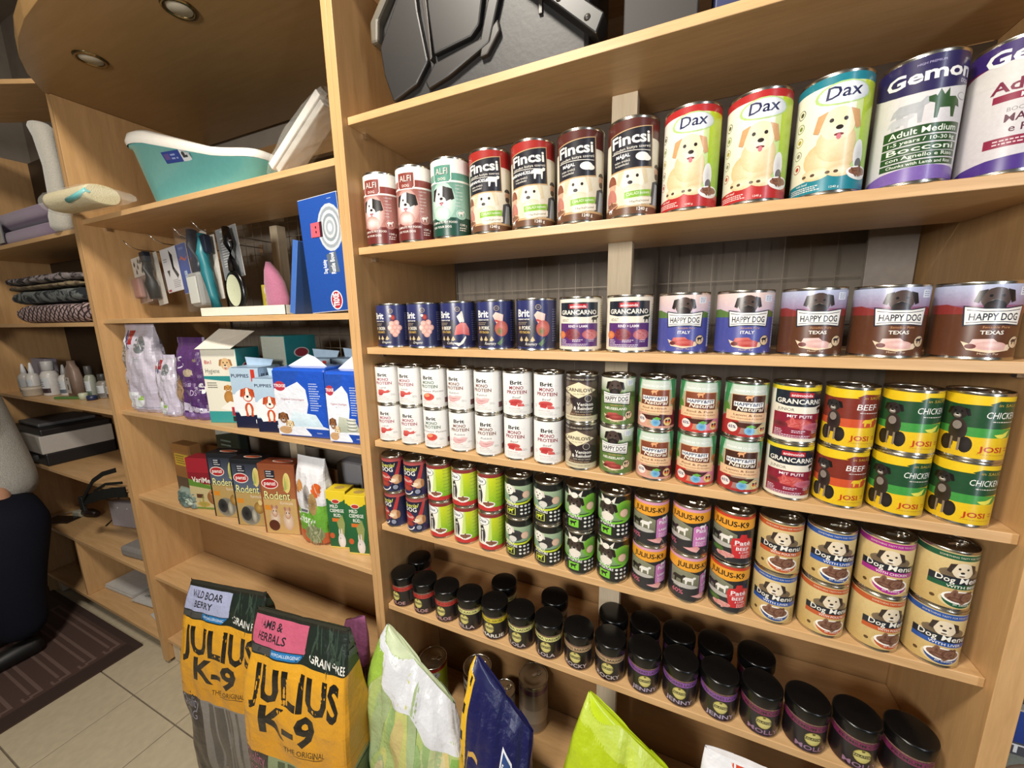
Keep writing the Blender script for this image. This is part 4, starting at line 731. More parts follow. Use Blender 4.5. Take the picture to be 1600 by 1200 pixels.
# navy bag
A=Art(-1.6,0,1.6,1); A.bg('#14164a','#181a52'); A.rect(-1.6,0,-.66,1,'#dca81e','#e6b82a')
for i in range(10): A.rect(-.80,.30+.07*i,-.73,.325+.07*i,'#1c1a14')
A.text('C',-.42,.70,.10,'#c8a050',bold=.0,w=.34); A.text('O',.10,.62,.10,'#c8a050',bold=.0,w=.40); A.text('D',.55,.53,.10,'#c8a050',w=.3)
A.poly([(.22,.90),(.46,.88),(.62,.80),(.54,.70),(.32,.72),(.22,.82)],'#e8eaf0'); A.poly([(.25,.89),(.44,.870),(.58,.80),(.52,.712),(.34,.73),(.25,.82)],'#2a4a86'); A.text('Farmina',.40,.82,.022,'#f0f2f6',w=.27,rot=-.08,bold=.03); A.ell(.43,.77,.10,.02,'#6a90c8')
bag('dry_food_bag','navy blue food bag with yellow side fold and gold lettering','bag',
 [(.004,.405,-.10,.078,.05,0),(.1,.405,-.105,.086,.06,0),(.30,.405,-.105,.088,.062,0),(.42,.405,-.098,.092,.06,-.1),(.51,.408,-.085,.093,.052,-.45),(.58,.410,-.068,.093,.04,-.8),(.63,.412,-.05,.090,.025,-1.0),(.662,.415,-.035,.082,.008,-1.05)],A,.004,31,None,'#14164a')
# lime bag
A=Art(-1.6,0,1.6,1); A.bg('#aec414','#b4ca1c'); A.rect(-1.6,.93,1.6,1,'#c4d850'); A.lines(-.5,.30,.5,3,.05,'#f0f4d0',h=.02)
bag('dry_food_bag','plain lime green food bag with folded top edge','bag',
 [(.004,.71,-.10,.11,.05,0),(.10,.71,-.105,.130,.062,0),(.30,.71,-.105,.135,.065,0),(.44,.712,-.098,.136,.062,-.05),(.54,.718,-.085,.130,.055,-.30),(.61,.726,-.068,.118,.042,-.55),(.665,.732,-.050,.105,.025,-.68),(.700,.735,-.036,.096,.008,-.72)],A,.0035,41,None,'#aec414')
A=Art(-1.6,0,1.6,1); A.bg('#d8d6d8','#e6e6ea'); A.poly([(-.45,.995),(.25,.995),(-.1,.905)],'#c8401c'); A.rect(-.4,.3,.4,.5,'#c8401c')
bag('dry_food_bag','white food bag with orange triangle under the jar shelf','bag',
 [(.004,1.03,-.10,.12,.05,0),(.10,1.03,-.105,.14,.065,0),(.30,1.03,-.105,.145,.068,0),(.48,1.02,-.098,.145,.062,0),(.60,1.01,-.080,.142,.048,0),(.68,1.005,-.058,.130,.028,0),(.742,1.00,-.038,.112,.008,0)],A,.004,51,None,'#d8d8dc')
# cans behind the bags on the bottom shelf
def plain_can(key,h,r,cols,x,y,label,group='cans on the bottom shelf'):
    def f():
        A=A0(h,r); A.bg(cols[0]); w=A.w
        for a,b,c in cols[1]: A.rect(w[0],a,w[2],b,c)
        return A
    can(key,h,r,f,x,y,.3102,.9,'pet_food_can',label,group)
plain_can('q1',H12,R12,('#4a2420',[(.66,.76,'#d8d0c4'),(.80,.9,'#e0dcd4'),(.0,.5,'#3a1c1a')]),.225,.150,'dark red tall can with white bands on the bottom shelf, beside the navy bag')
plain_can('q2',H4,R4,('#b8ac98',[(.7,.9,'#cfc8b8'),(.1,.3,'#8a7a68')]),.318,.165,'cream can with pull tab on the bottom shelf, nearest the open space')
plain_can('q3',H12,R12,('#a89a90',[(.84,.95,'#7a4a7a'),(.2,.5,'#c8bcb0')]),.412,.192,'tall can with purple rim on the bottom shelf, behind the cream one')
can('dax_r',H12,R12,None,.065,.12,.3102,.4,'tall_pet_food_can','tall can in the corner of the bottom shelf, behind the white and green bag','cans on the bottom shelf')
# ------------------------------------------------------------------ pet carrier on the top shelf
PC=thing('pet_carrier','dark grey plastic pet carrier lying on the top shelf by the divider','carrier',(.35,.03,2.1485)); ox,oz=.35,2.1485
DG_=mat('carrier_plastic','#131111',.5,0,.08,90,.5,bump=.08); DG2=mat('carrier_plastic_raised','#1a1716',.45,0,.08,90,.5); 
def xz(name,pts,y0,y1,m,par,bev=.003):
    """outline in x,z pushed from y0 to y1"""
    M=Matrix(((1,0,0,0),(0,0,1,0),(0,1,0,0),(0,0,0,1)))
    ys=[(a-ox,b-oz) for a,b in pts]
    A_=sum(ys[i][0]*ys[(i+1)%len(ys)][1]-ys[(i+1)%len(ys)][0]*ys[i][1] for i in range(len(ys)))
    if A_>0: ys=ys[::-1]
    return MB().prism(ys,y0-.03,y1-.03,0,M).obj(name,m,par,bev)
body=xz('carrier_shell',[(.125,2.1490),(.092,2.25),(.094,2.335),(.150,2.405),(.215,2.47),(.60,2.47),(.60,2.1490)],.035,.235,DG_,PC,.012)
for pts in ([(.128,2.166),(.106,2.227),(.099,2.287),(.19,2.42),(.205,2.40),(.212,2.33),(.233,2.226),(.199,2.188)],
            [(.249,2.235),(.238,2.33),(.235,2.44),(.40,2.44),(.374,2.302),(.366,2.262),(.345,2.245)],
            [(.222,2.186),(.249,2.218),(.367,2.236),(.386,2.299),(.42,2.42),(.445,2.42),(.415,2.30),(.390,2.224),(.286,2.184),(.23,2.171)]):
    xz('side_facet',pts,.022,.045,DG2,PC,.004)
xz('side_rib',[(.215,2.44),(.231,2.44),(.2465,2.228),(.240,2.224)],.019,.045,mat('carrier_rib','#302c29',.4),PC,.002)
xz('side_rib',[(.364,2.202),(.371,2.233),(.408,2.262),(.413,2.240),(.383,2.204)],.024,.045,mat('carrier_rib','#302c29',.4),PC,.003)
ra=xz('door_rail',[(.46,2.31),(.475,2.335),(.632,2.200),(.617,2.168)],.008,.05,mat('carrier_black','#171717',.4),PC,.003)
for px_,pz_ in ((.49,2.29),(.545,2.247),(.60,2.20)): MB().lathe([(.0065,-.004),(.0065,.0),(.004,.002),(.0008,.0025)],14,0).obj('rail_bolt',mat('carrier_rib','#302c29'),PC,loc=(px_-.35,.008-.03,pz_-2.1485),rot=(PI/2,0,0))
for px_ in (.50,.54,.58,.62): MB().box(px_-.35-.004,.03,.10,px_-.35+.004,.038,.30).obj('door_bar',mat('carrier_rib','#302c29'),PC,.001,loc=(0,-.03,0))
BEI=mat('beige_plastic','#575044',.5,0,.08,60)
xz('rim_band',[(.074,2.30),(.074,2.345),(.14,2.42),(.185,2.475),(.215,2.475),(.155,2.405),(.100,2.345),(.095,2.30)],.020,.24,BEI,PC,.006)
tag(boxo('storage_box',.66,.05,2.1485,.79,.24,2.40,mat('dark_card','#1b1614',.6),None,.003),'dark cardboard box on the top shelf right of the pet carrier','box')
A=Art(0,0,.2,.2)
tag(boxo('storage_box',.815,.03,2.1485,1.02,.22,2.36,mat('navy_card','#1c2450',.5),None,.003),'navy blue box on the top shelf at the picture top','box')
# ------------------------------------------------------------------ boxes and packs: body + printed faces
def pack(name,label,cat,x,y,z,w,d,h,front=None,side=None,top=None,col='#cccccc',rz=0,group=None,bevel=.0015,rot=None,mt=None,part='carton'):
    t=thing(name,label,cat,(x,y,z),rz,group,rot)
    MB().box(-w/2,-d/2,0,w/2,d/2,h).obj(part,mat('card_'+col.strip('#'),col,.5,0,.05,60),t,bevel)
    m=mt or PR_BOX
    if front: front.build('front_print',lambda a,b,o:(a*w/2,-d/2-o,b*h),m,t)
    if side: side.build('side_print',lambda a,b,o:(w/2+o,a*d/2,b*h),m,t)
    if top: top.build('top_print',lambda a,b,o:(a*w/2,b*d/2,h+o),m,t)
    return t
def F(): return Art(-.985,.006,.985,.994)
def soft(name,label,cat,x,y,z,w,d,h,art,wr=.002,seed=1,col='#cccccc',topd=.012,lean=0,group=None,seam=.012,sq=1.0):
    hw=w/2; R=[(z+.001,x,y,hw*.93*sq,d*.42,0),(z+.03*h,x,y,hw*.99,d*.5,0),(z+.3*h,x,y+lean*.3,hw,d*.5,0),(z+.65*h,x,y+lean*.65,hw*.99,d*.48,0),(z+.86*h,x,y+lean*.86,hw*.97,d*.33,0),(z+h*.95,x,y+lean,hw*.96,max(topd,d*.12),0),(z+h,x,y+lean,hw*.95,topd,0)]
    return bag(name,label,cat,R,art,wr,seed,None,col,group,seam,cell=(.08,.04))
# --- third shelf of the middle unit: hygiene pads
Z3=1.2802
def a_train(sc_=1):
    A=Art(-1.6,0,1.6,1); A.bg('#c4bcd0','#d4cedc'); A.rect(-.35,.80,-.02,.96,'#b03034'); A.text('8 in 1',-.18,.86,.04,'#e8d0d0',w=.25); A.text('DOG',-.15,.745,.03,'#3a3a48',bold=.02)
    A.ell(-.62,.70,.30,.22,'#f0eef2'); A.ell(-.60,.66,.25,.19,'#5a5c60','#7a7c80'); A.text('Training',-.60,.68,.045,'#f0f0f0',w=.40,bold=.01); A.text('PADS',-.60,.60,.05,'#f0f0f0',w=.26,bold=.02); A.ell(-.60,.83,.10,.03,'#c86050')
    A.poly([(-.55,.97),(-.40,.95),(-.22,.78),(-.28,.72)],'#2a3f86'); A.ell(.35,.80,.28,.10,'#5c6266','#7a8084'); A.text('TRAINING',.35,.78,.035,'#d8dcdc',w=.38); A.text('Fresh',.25,.60,.06,'#7a9a8a',sh=.2)
    dog(A,-.45,.30,.30,'#c8c0b4','#4a4440'); dog(A,-.75,.36,.24,'#8a7a6a','#2a2624'); A.ell(-.3,.14,.6,.10,'#dfe6ee','#eef2f6'); A.rect(-.05,.15,.25,.20,'#9aca4a'); A.rect(-1.2,.06,.9,.066,'#8a98a4')
    return A
soft('training_pads','tall lilac pack of training pads against the side panel','package',-1.272,.045,Z3,.232,.10,.355,a_train(),.004,3,'#c4bcd0')
soft('training_pads','small lilac pack of training pads in front of the purple pack','package',-1.075,.030,Z3,.120,.07,.235,a_train(),.0025,6,'#c4bcd0')
A=Art(-1.6,0,1.6,1); A.bg('#4a2a60','#5c3a72'); A.rect(-1.6,.0,1.6,.10,'#7a5a94'); A.poly([(-.9,.1),(-.9,.30),(-.4,.24),(.9,.14),(.9,.1)],'#c8c0d8'); A.text('Training',.15,.44,.07,'#b8a0c8',w=.7); A.text('PADS',.25,.33,.07,'#c8b8d4',w=.5); A.ell(.2,.62,.25,.05,'#b8a890'); A.ell(.75,.42,.16,.07,'#f0eef2'); A.text('Fresh',.5,.76,.05,'#cfc07a'); A.ell(-.2,.75,.18,.08,'#cfc8dc'); A.ell(-.2,.75,.14,.06,'#4a2a60')
A.ell(-.45,.22,.22,.16,'#6a5444','#8a7460'); dog(A,-.45,.47,.52,'#8a6a50','#4a3628'); A.ell(-.45,.36,.16,.12,'#a88a6c'); A.rect(-.6,.10,-.52,.25,'#a88a6c'); A.rect(-.4,.10,-.32,.25,'#a88a6c')
soft('training_pads','purple pack of training pads with long-haired terrier picture','package',-.918,.045,Z3,.185,.09,.295,A,.005,9,'#4a2a60',seam=.02)
A=F(); A.bg('#e8e4d4'); A.rect(-.985,.006,.985,.16,'#3a9a98'); A.rect(-.985,.60,.985,.64,'#2a8a8c'); A.poly([(-.985,.60),(.985,.55),(.985,.60)],'#2a8a8c'); A.text('8in1',-.65,.80,.05,'#b83040',bold=.03,w=.4); A.text('Hygiene',-.45,.68,.06,'#2a3a3a',w=.8); A.kx=3.9; dog(A,.35,.80,.20,'#dcb888','#a8784a',tongue=True)
dog(A,.30,.47,.13,'#c8904a','#a06a34'); A.ell(.30,.35,.30,.09,'#c8904a','#b07c3c'); A.poly([(-.3,.20),(.3,.30),(.95,.26),(.45,.16)],'#f4f2ea'); A.lines(-.85,.54,-.1,3,.03,'#4a4a44',h=.014); A.rect(.35,.10,.6,.22,'#b83040'); A.rect(.62,.10,.85,.22,'#2a8a8c'); A.rect(.35,.02,.85,.09,'#2a2a2a')
B=F(); B.bg('#237c84','#2a8a90'); B.text('Hygiene',-.1,.58,.09,'#123c42',bold=.02,w=1.3); B.ell(-.1,.76,.5,.06,'#e8e0e0'); B.ell(-.1,.76,.42,.05,'#a83a48'); B.rect(-.985,.0,.985,.2,'#1f6a70')
C=Art(-.985,-.985,.985,.985); C.bg('#2a8a90'); 
p8=pack('hygiene_pads_box','white and teal pads box with golden dog, open flap on top','package',-.745,.078,Z3,.140,.110,.275,A,B,C,'#2a8a90',rz=.30)
MB().quad((-.07,-.075,.276),(.07,-.075,.276),(.085,.03,.335),(-.06,.03,.345)).obj('open_flap',mat('card_white','#d8d4c8',.6),p8)
B2=F(); B2.bg('#237c84','#2a8a90'); B2.ell(.0,.80,.5,.06,'#e8e0e0'); B2.ell(.0,.80,.42,.05,'#a83a48'); A2=F(); A2.bg('#a8b0a4','#b8bcb0')
pack('hygiene_pads_box','teal pads box standing behind the puppy pads','package',-.590,.203,Z3,.13,.13,.315,A2,B2,None,'#2a8a90')
def a_pup():
    A=F(); A.bg('#a8c0d8','#b4cce0'); A.rect(-.985,.28,.985,.56,'#eceff4'); A.ell(.0,.50,.9,.16,'#eceff4'); A.rect(-.985,.006,.985,.26,'#1a1e3c'); A.poly([(-.8,.32),(-.6,.20),(.9,.24),(.95,.32)],'#f4f4f4'); A.text('PUPPIES',-.30,.84,.055,'#1c2448',bold=.03,w=1.2); A.rect(.45,.80,.72,.97,'#c83a28'); A.poly([(.45,.80),(.585,.83),(.72,.80),(.72,.77),(.585,.80),(.45,.77)],'#c83a28')
    A.kx=3.5; A.ell(.05,.33,.30,.10,'#c8542c'); A.rect(-.20,.20,-.04,.34,'#c8542c'); A.rect(.14,.20,.30,.34,'#c8542c'); A.ell(.05,.31,.14,.09,'#f4ece4'); dog(A,.05,.56,.30,'#c8542c','#b84824',fl=.1); A.poly([(-.02,.67),(.12,.67),(.2,.56),(-.10,.56)],'#f4ece4'); A.ell(.04,.51,.26,.05,'#f4ece4'); A.ell(.04,.53,.09,.02,'#1c1818'); A.text('10',.55,.09,.06,'#f0f2f6',bold=.03,w=.28); return A
def a_pups():
    B=F(); B.bg('#94aecb','#a8c4de'); B.text('PUPPIES',-.05,.83,.07,'#1c2448',bold=.04,w=1.5); B.rect(-.985,.006,.985,.22,'#1a1e3c'); B.lines(-.6,.70,.6,3,.05,'#3a4a78',h=.02); B.rect(.6,.80,.85,.97,'#c83a28'); return B
TP=Art(-.985,-.985,.985,.985); TP.bg('#9ab4d0','#b8d0e4')
u=pack('puppy_pads','light blue puppy pads pack, left one of two','package',-.580,.056,Z3,.118,.095,.215,a_pup(),a_pups(),TP,'#a8c0d8',group='puppy pads',rz=.22,bevel=.006,part='film_pack')
MB().prism([(-.05,0),(.05,0),(.062,.022),(-.055,.030)],-.002,.002,M=Matrix.Translation((0,.02,.215))@Matrix.Rotation(PI/2,4,'X')).obj('folded_film_end',mat('film_blue','#a8c0d8',.35),u,.001)
v=copy_tree(u); v.location=(-.455,.045,Z3); v.scale=(.92,.92,.86); v['label']='light blue puppy pads pack, right one of two'
for k,(x,y) in enumerate(((-.425,.212),(-.278,.210))):
    v=copy_tree(u); v.location=(x,y,Z3); v.scale=(.95,.85,1.08 if k==0 else 1.10); v.rotation_euler=(0,0,.25-.2*k); v['label']='light blue puppy pads pack in the back row, '+('nearer the teal box' if k==0 else 'behind the dark blue packs')
def a_trix(grey):
    A=F(); A.bg('#e4e8f2'); A.poly([(-.985,.994),(-.985,.72),(-.5,.74),(.0,.84),(.2,.994)],'#2450b0'); A.poly([(.985,.994),(.1,.994),(-.10,.86),(.25,.72),(.30,.5),(.18,.30),(.40,.22),(.985,.14)],'#1f52c0'); A.rect(.30,.006,.985,.12,'#1f48a8'); A.poly([(.1,.12),(.35,.006),(.985,.006),(.985,.12)],'#1f48a8')
    A.ell(-.74,.76,.22,.075,'#b83a48'); A.text('TRIXIE',-.74,.745,.045,'#f6f2f2',bold=.03,w=.46); A.text('Hygiene-Unterlagen',-.30,.55,.030,'#a83a4a',w=.9); A.text('Puppy',-.45,.51,.02,'#7a7a8a')
    A.lines(.38,.80,.80,12,.036,'#c8d4f0',h=.014,seed=3); A.poly([(-.55,.14),(-.35,.38),(.55,.34),(.80,.16)],'#a8b0a0' if grey else '#c4dcec','#c4c8b8' if grey else '#dcecf4')
    A.kx=2.0; dog(A,-.74,.27,.22,'#8a5a38','#5c3820'); dog(A,-.50,.17,.17,'#e0cba4','#b08a58'); A.ell(-.7,.08,.25,.06,'#c8a074')
    if grey:
        for i in range(4): A.ell(.35,.34-.05*i,.28,.018,'#3a3c3a'); A.ell(.35,.345-.05*i,.26,.014,'#dcdcd4')
    A.text('10 pcs 60x60 cm',.62,.05,.02,'#e8eef8'); return A
def tall_soft(label,x,y,w,d,h,art,col):
    t=thing('puppy_pads',label,'package',(x,y,Z3),.14,'dark blue pads packs')
    MB().box(-w/2,-d/2,0,w/2,d/2,h).obj('film_pack',mat('film_deepblue',col,.3,0,.06,40,.5,coat=.4,bump=.15),t,.010)
    art.build('front_print',lambda a,b,o:(a*w/2*.97,-d/2-o-.0006,.006+b*(h-.014)),PR_BAG,t)
    MB().prism([(-w*.40,0),(w*.34,0),(w*.10,.030),(-w*.05,.040)],-.001,.001,M=Matrix.Translation((0,-.01,h))@Matrix.Rotation(PI/2*.8,4,'X')).obj('folded_film_end',mat('film_whitefold','#d8dce8',.35),t,.0005)
    return t
tall_soft('dark blue and white pads pack with two dogs and pale pad',-.300,.060,.205,.12,.225,a_trix(False),'#1f50b8')
tall_soft('dark blue and white pads pack with grey pad, beside the divider',-.116,.062,.128,.12,.222,a_trix(True),'#1f50b8')
# --- fourth shelf: rodent food
Z4=.8872
A=F(); A.bg('#7a5430','#a0703c'); A.rect(-.8,.55,.8,.80,'#c8a83a'); A.lines(-.7,.74,.7,4,.05,'#5a3a1c',h=.022); A.rect(-.985,.006,.985,.3,'#4a4038')
pack('snack_packet','amber packet with yellow label by the side panel','package',-1.235,.115,Z4,.135,.05,.225,A,None,None,'#8a6238',bevel=.004,part='film_pack')
A=F(); A.bg('#1c241e','#2a352c'); A.lines(-.6,.8,.6,5,.08,'#7a8a80',h=.03,seed=4); A.poly([(-.985,.994),(-.985,.9),(.6,.994)],'#b8bcb4')
pack('food_packet','dark green packet standing at the back of the rodent food shelf','package',-1.105,.235,Z4,.17,.04,.265,A,None,None,'#1c241e',bevel=.004,part='film_pack')
A=Art(-1.6,0,1.6,1); A.bg('#6a7a74','#8a9a90'); A.ell(-.2,.5,.9,.35,'#3f5450','#5a706a'); A.ell(.4,.4,.3,.2,'#a8b4a4')
soft('snack_packet','small clear packet with a grey-green chew lying on the shelf edge','package',-1.065,.022,Z4,.13,.05,.075,A,.005,4,'#7a8a84',.004,seam=None)
A=F(); A.bg('#8a9a4a'); A.rect(-.985,.72,.985,.994,'#a02432'); A.rect(-.985,.50,.985,.72,'#8a1f2c'); A.poly([(-.985,.50),(-.985,.60),(-.2,.52),(.5,.45),(.985,.46),(.985,.40),(-.985,.36)],'#5f8a34'); A.poly([(-.985,.46),(.985,.38),(.985,.006),(-.985,.006)],'#c8b888'); A.text('VariMeo',-.05,.53,.10,'#f4efe4',bold=.03,w=1.4,rot=-.01); A.ell(.5,.24,.42,.14,'#a87848','#8a5c34'); A.ell(.55,.34,.3,.07,'#b88858'); A.ell(.42,.34,.05,.014,'#1c1410'); A.rect(-.6,.22,-.15,.30,'#5a3a28'); blob(A,-.2,.10,.4,.05,'#7a9a4a','#c89a4a',3); A.rect(-.985,.006,.985,.04,'#6a8a3a')
pack('rodent_food_box','red and green small-pet food box with guinea pig','box',-.962,.052,Z4,.145,.055,.222,A,None,Art(-.985,-.985,.985,.985).bg('#8a1f2c'),'#8a1f2c',rz=.26)
def a_rod(brown):
    A=F(); base='#8a4a2c' if brown else '#1c1e24'; A.bg('#c8a468' if brown else '#b89a60'); A.rect(-.985,.52,.985,.994,'#a86840' if brown else '#5f6a80','#8a4a2c' if brown else '#20222a')
    A.rect(-.985,.006,-.90,.994,base); A.rect(.90,.006,.985,.994,base); A.rect(-.985,.93,.985,.994,base); A.rect(-.62,.80,-.10,.91,'#1f2230'); A.lines(-.56,.885,-.14,3,.032,'#d8d8dc',h=.014)
    A.ell(.50,.74,.20,.14,'#c8b460','#e0d080',rot=.2); A.poly([(.3,.62),(.42,.86),(.5,.66)],'#a8b060'); A.ell(-.42,.72,.46,.075,'#f0e8e0'); A.ell(-.42,.72,.42,.064,'#b02a2c'); A.text('panzi',-.42,.70,.055,'#f6f0ec',bold=.03,w=.62)
    A.text('Rodent',-.10,.50,.115,'#2a2a1c',bold=.07,w=1.46); A.text('Rodent',-.10,.50,.115,'#f0eca4',bold=.01,w=1.40); A.text('formula',.35,.43,.045,'#e8d8c8',sh=.3,w=.7); A.rect(-.86,.34,-.45,.41,'#d88a2a')
    if brown:
        for cx,cy in ((-.35,.22),(.35,.20)): A.ell(cx,cy,.28,.14,'#e8d4c0','#c8a890'); A.ell(cx,cy+.10,.17,.08,'#e8d4c0','#b88868'); A.ell(cx-.12,cy+.17,.06,.03,'#a87868'); A.ell(cx+.14,cy+.17,.06,.03,'#a87868'); A.ell(cx-.06,cy+.11,.025,.012,'#1c1412'); A.ell(cx+.08,cy+.11,.025,.012,'#1c1412')
        A.ell(-.45,.12,.3,.08,'#5a2c1c')
    else:
        A.ell(-.15,.16,.60,.15,'#3a3c40','#8a8678'); A.ell(-.38,.18,.30,.11,'#141416','#3a3a3a'); A.ell(.1,.15,.16,.11,'#c8c4b4','#8a8678'); A.ell(.45,.28,.30,.09,'#c8a050','#8a6430'); A.ell(.55,.36,.12,.04,'#e0c888')
    return A
def toparts(c):
    T=Art(-.985,-.985,.985,.985); T.bg(c); T.ell(.1,.0,.55,.45,'#e0d8d0'); T.ell(.1,.0,.48,.36,'#c85a34' ); return T
SD_=F(); SD_.bg('#20222a'); SD_.lines(-.6,.7,.6,10,.05,'#8a8a90',h=.016)
rb=pack('rodent_food_box','black rodent food box with chinchilla picture, left one of two','box',-.806,.048,Z4,.138,.056,.265,a_rod(False),SD_,toparts('#15161a'),'#15161a',group='rodent food boxes',rz=.26)
v=copy_tree(rb); v.location=(-.652,.043,Z4); v['label']='black rodent food box with chinchilla picture, right one of two'
SE_=F(); SE_.bg('#6a3420','#8a4a2c')
pack('rodent_food_box','brown rodent food box with two mice','box',-.494,.048,Z4,.146,.058,.268,a_rod(True),SE_,toparts('#7a3a22'),'#7a3a22',rz=.26)
A=Art(-1.6,0,1.6,1); A.bg('#dcdce0','#e8e8ec'); A.rect(-1.6,0,1.6,.48,'#5fa034','#72b03c'); A.poly([(-1.6,.48),(-.2,.42),(.4,.50),(1.6,.46),(1.6,.52),(-1.6,.52)],'#dcdce0'); A.ell(-.45,.68,.24,.075,'#c88a4a'); A.ell(.52,.66,.27,.085,'#d8642a'); A.text('Lapin',.52,.645,.03,'#f6ece0',w=.3,rot=-.5); A.text('35+',-.45,.67,.025,'#f6ece0')
A.ell(.02,.56,.22,.16,'#5a5a64','#b8b0a8'); A.ell(.30,.50,.20,.13,'#8a6a44','#b0905c'); A.rect(-.35,.38,.05,.43,'#e8e8e8'); A.rect(-.32,.388,.02,.422,'#6a6a70'); A.text('Crispy',-.18,.26,.10,'#f4f8f0',bold=.02,w=1.1,rot=-.03); A.rect(-1.6,0,1.6,.16,'#b85a34'); A.ell(.25,.14,.50,.10,'#a8a488','#7a8a5a'); blob(A,.25,.14,.40,.08,'#b8b494','#6a7a4a',4,12)
soft('rodent_food_bag','white and green small-pet food bag with folded clear top','bag',-.335,.048,Z4,.138,.075,.305,A,.002,8,'#d8dadf',.004,0,seam=.003,sq=.85)
A=F(); A.bg('#6f7076','#8a8a90'); A.poly([(.2,.3),(.75,.75),(.985,.5),(.985,.1)],'#4a5a3a')
pack('rodent_food_bag','grey bag standing behind the white and green bag','bag',-.262,.165,Z4,.12,.06,.262,A,None,None,'#77777d',bevel=.01,part='film_pack')
def a_yg():
    A=F(); A.bg('#1f5a34','#2a6a3c'); A.rect(-.985,.86,.985,.994,'#e8cc2c'); A.ell(.0,.86,.8,.05,'#e8cc2c'); A.ell(-.05,.82,.42,.040,'#f0e8e0'); A.ell(-.05,.82,.36,.032,'#b8382c'); A.text('MILD',-.25,.71,.055,'#f2f4ea',bold=.03,w=.8); A.text('CSEMEGE',.0,.635,.055,'#f2f4ea',bold=.03,w=1.4); A.text('RÚD',.0,.555,.055,'#f2f4ea',bold=.03,w=.7); A.rect(-.55,.47,.45,.53,'#d8702c')
    A.poly([(-.1,.46),(.5,.60),(.7,.45),(.5,.2),(.2,.18)],'#a8a468','#8a9a54'); A.ell(.25,.14,.38,.13,'#efe8e4','#d8ccc6'); A.ell(.05,.28,.06,.07,'#e8dcd8',rot=.2); A.ell(.3,.29,.06,.07,'#e8dcd8',rot=-.2); A.ell(.12,.18,.03,.014,'#1c1414'); A.ell(-.7,.22,.25,.05,'#c85a30'); A.rect(-.985,.006,.985,.03,'#d8c060'); return A
B=F(); B.bg('#1f4a2c','#3a5a38'); B.rect(-.985,.86,.985,.994,'#dcc02a'); B.lines(-.6,.80,.6,9,.04,'#a8b8a0',h=.014); B.rect(-.985,.006,.985,.25,'#8a3a24'); B.rect(-.985,.006,.985,.03,'#d8c060')
T=Art(-.985,-.985,.985,.985); T.bg('#e8cc2c'); T.ell(0,0,.5,.45,'#b89a50')
yg=pack('rodent_snack_box','yellow-topped green snack box with white rabbit, left one of two','box',-.228,.058,Z4,.072,.052,.208,a_yg(),B,T,'#e0c42c',group='yellow-topped snack boxes',rz=.25)
v=copy_tree(yg); v.location=(-.140,.056,Z4); v['label']='yellow-topped green snack box with white rabbit, beside the divider'
# --- second shelf: hooks, grooming tools, blue box
Z2=1.6692
def hook(x,yt,z,label,zb=0.02):
    t=thing('display_hook',label,'hook',(x,.405,z),0,'display hooks on the wire grid')
    MB().tube([(0,0,0),(0,-(.408-yt)+.045,-.004),(0,-(.408-yt)+.02,.004),(0,-(.408-yt),.026)],.0024,8).obj('hook_wire',CHROME,t); MB().box(-.012,-.002,-.02,.012,.002,.012).obj('hook_plate',CHROME,t,.0005); return t
for k,x in enumerate((-1.340,-1.145,-.975,-.850)): hook(x,.075,1.962+.008*k,'wire display hook, number '+('one','two','three','four')[k]+' from the side panel')
hook(-.50,.25,1.985,'wire display hook nearest the blue box')
def blister(name,label,cat,x,y,z,w,h,art,extra=None,rz=.0,rot=0,depth=.002):
    """flat card hanging from its top edge at (x,y,z)"""
    t=thing(name,label,cat,(x,y,z),0,'grooming tools on hooks',rot=(0,rot,rz))
    MB().box(-w/2,-.0008,-h,w/2,.0008,0).obj('backing_card',mat('card_backing','#b8b4ac',.6),t,.0004)
    if art: art.build('card_print',lambda a,b,o:(a*w/2,-.0008-o,-h+b*h),PR_BOX,t)
    if extra: extra(t)
    t.scale=(1.15,1.15,1.15); return t
CLR=mat('clear_plastic','#c4c0ba',.10,0,.02,30,.5,0,.05)
def shell(t,x0,x1,z0,z1,d,name='blister_shell',m=None): return MB().box(x0,-d,z0,x1,-.0012,z1).obj(name,m or CLR,t,.006)
A=F(); A.bg('#8a6a60','#a07c70'); A.rect(-.985,.58,.985,.994,'#dcd8d0'); 
for i,(a,b) in enumerate(((-.6,.85),(-.1,.78),(.4,.88),(-.4,.68),(.5,.68),(.1,.9))): A.ell(a,b,.13,.05,'#3a3834'); A.poly([(a-.1,b),(a+.1,b),(a,b+.09)],'#4a4844')
A.lines(-.8,.5,.8,9,.045,'#c8a89c',h=.016)
def ex(t): shell(t,-.035,.035,-.155,-.065,.03); MB().box(-.022,-.024,-.150,.022,-.004,-.08).obj('grooming_glove',mat('rubber_brown','#8a6258',.6),t,.006)
blister('grooming_glove_card','hanging card with animal silhouettes and brown rubber tool','tool',-1.350,.110,1.928,.085,.165,A,ex,rot=-.10)
def clip_tool(t):
    MB().tube([(0,-.02,-.012),(.004,-.024,-.06),(.006,-.026,-.11),(.004,-.022,-.165)],[.010,.016,.019,.016],12).obj('handle',BLKM,t); MB().box(-.014,-.034,-.035,.016,-.012,.0).obj('blade_head',mat('dark_blue_steel','#28303c',.35,.5),t,.003); shell(t,-.036,.036,-.18,-.02,.045)
blister('clipper','hanging black coat clipper in clear blister pack','tool',-1.245,.118,1.938,.060,.185,None,clip_tool,rot=-.12)
A=F(); A.bg('#d8d8dc'); A.poly([(.0,.95),(.35,.82),(.30,.55),(.7,.35),(.5,.28),(.1,.5)],'#1f1c22'); A.poly([(-.6,.5),(-.25,.5),(-.4,.34)],'#2a262c'); A.lines(-.8,.75,-.2,2,.05,'#6a6a74',h=.02); A.lines(-.1,.25,.8,5,.04,'#6a6a74',h=.015); A.rect(-.9,.02,-.55,.07,'#a82a30')
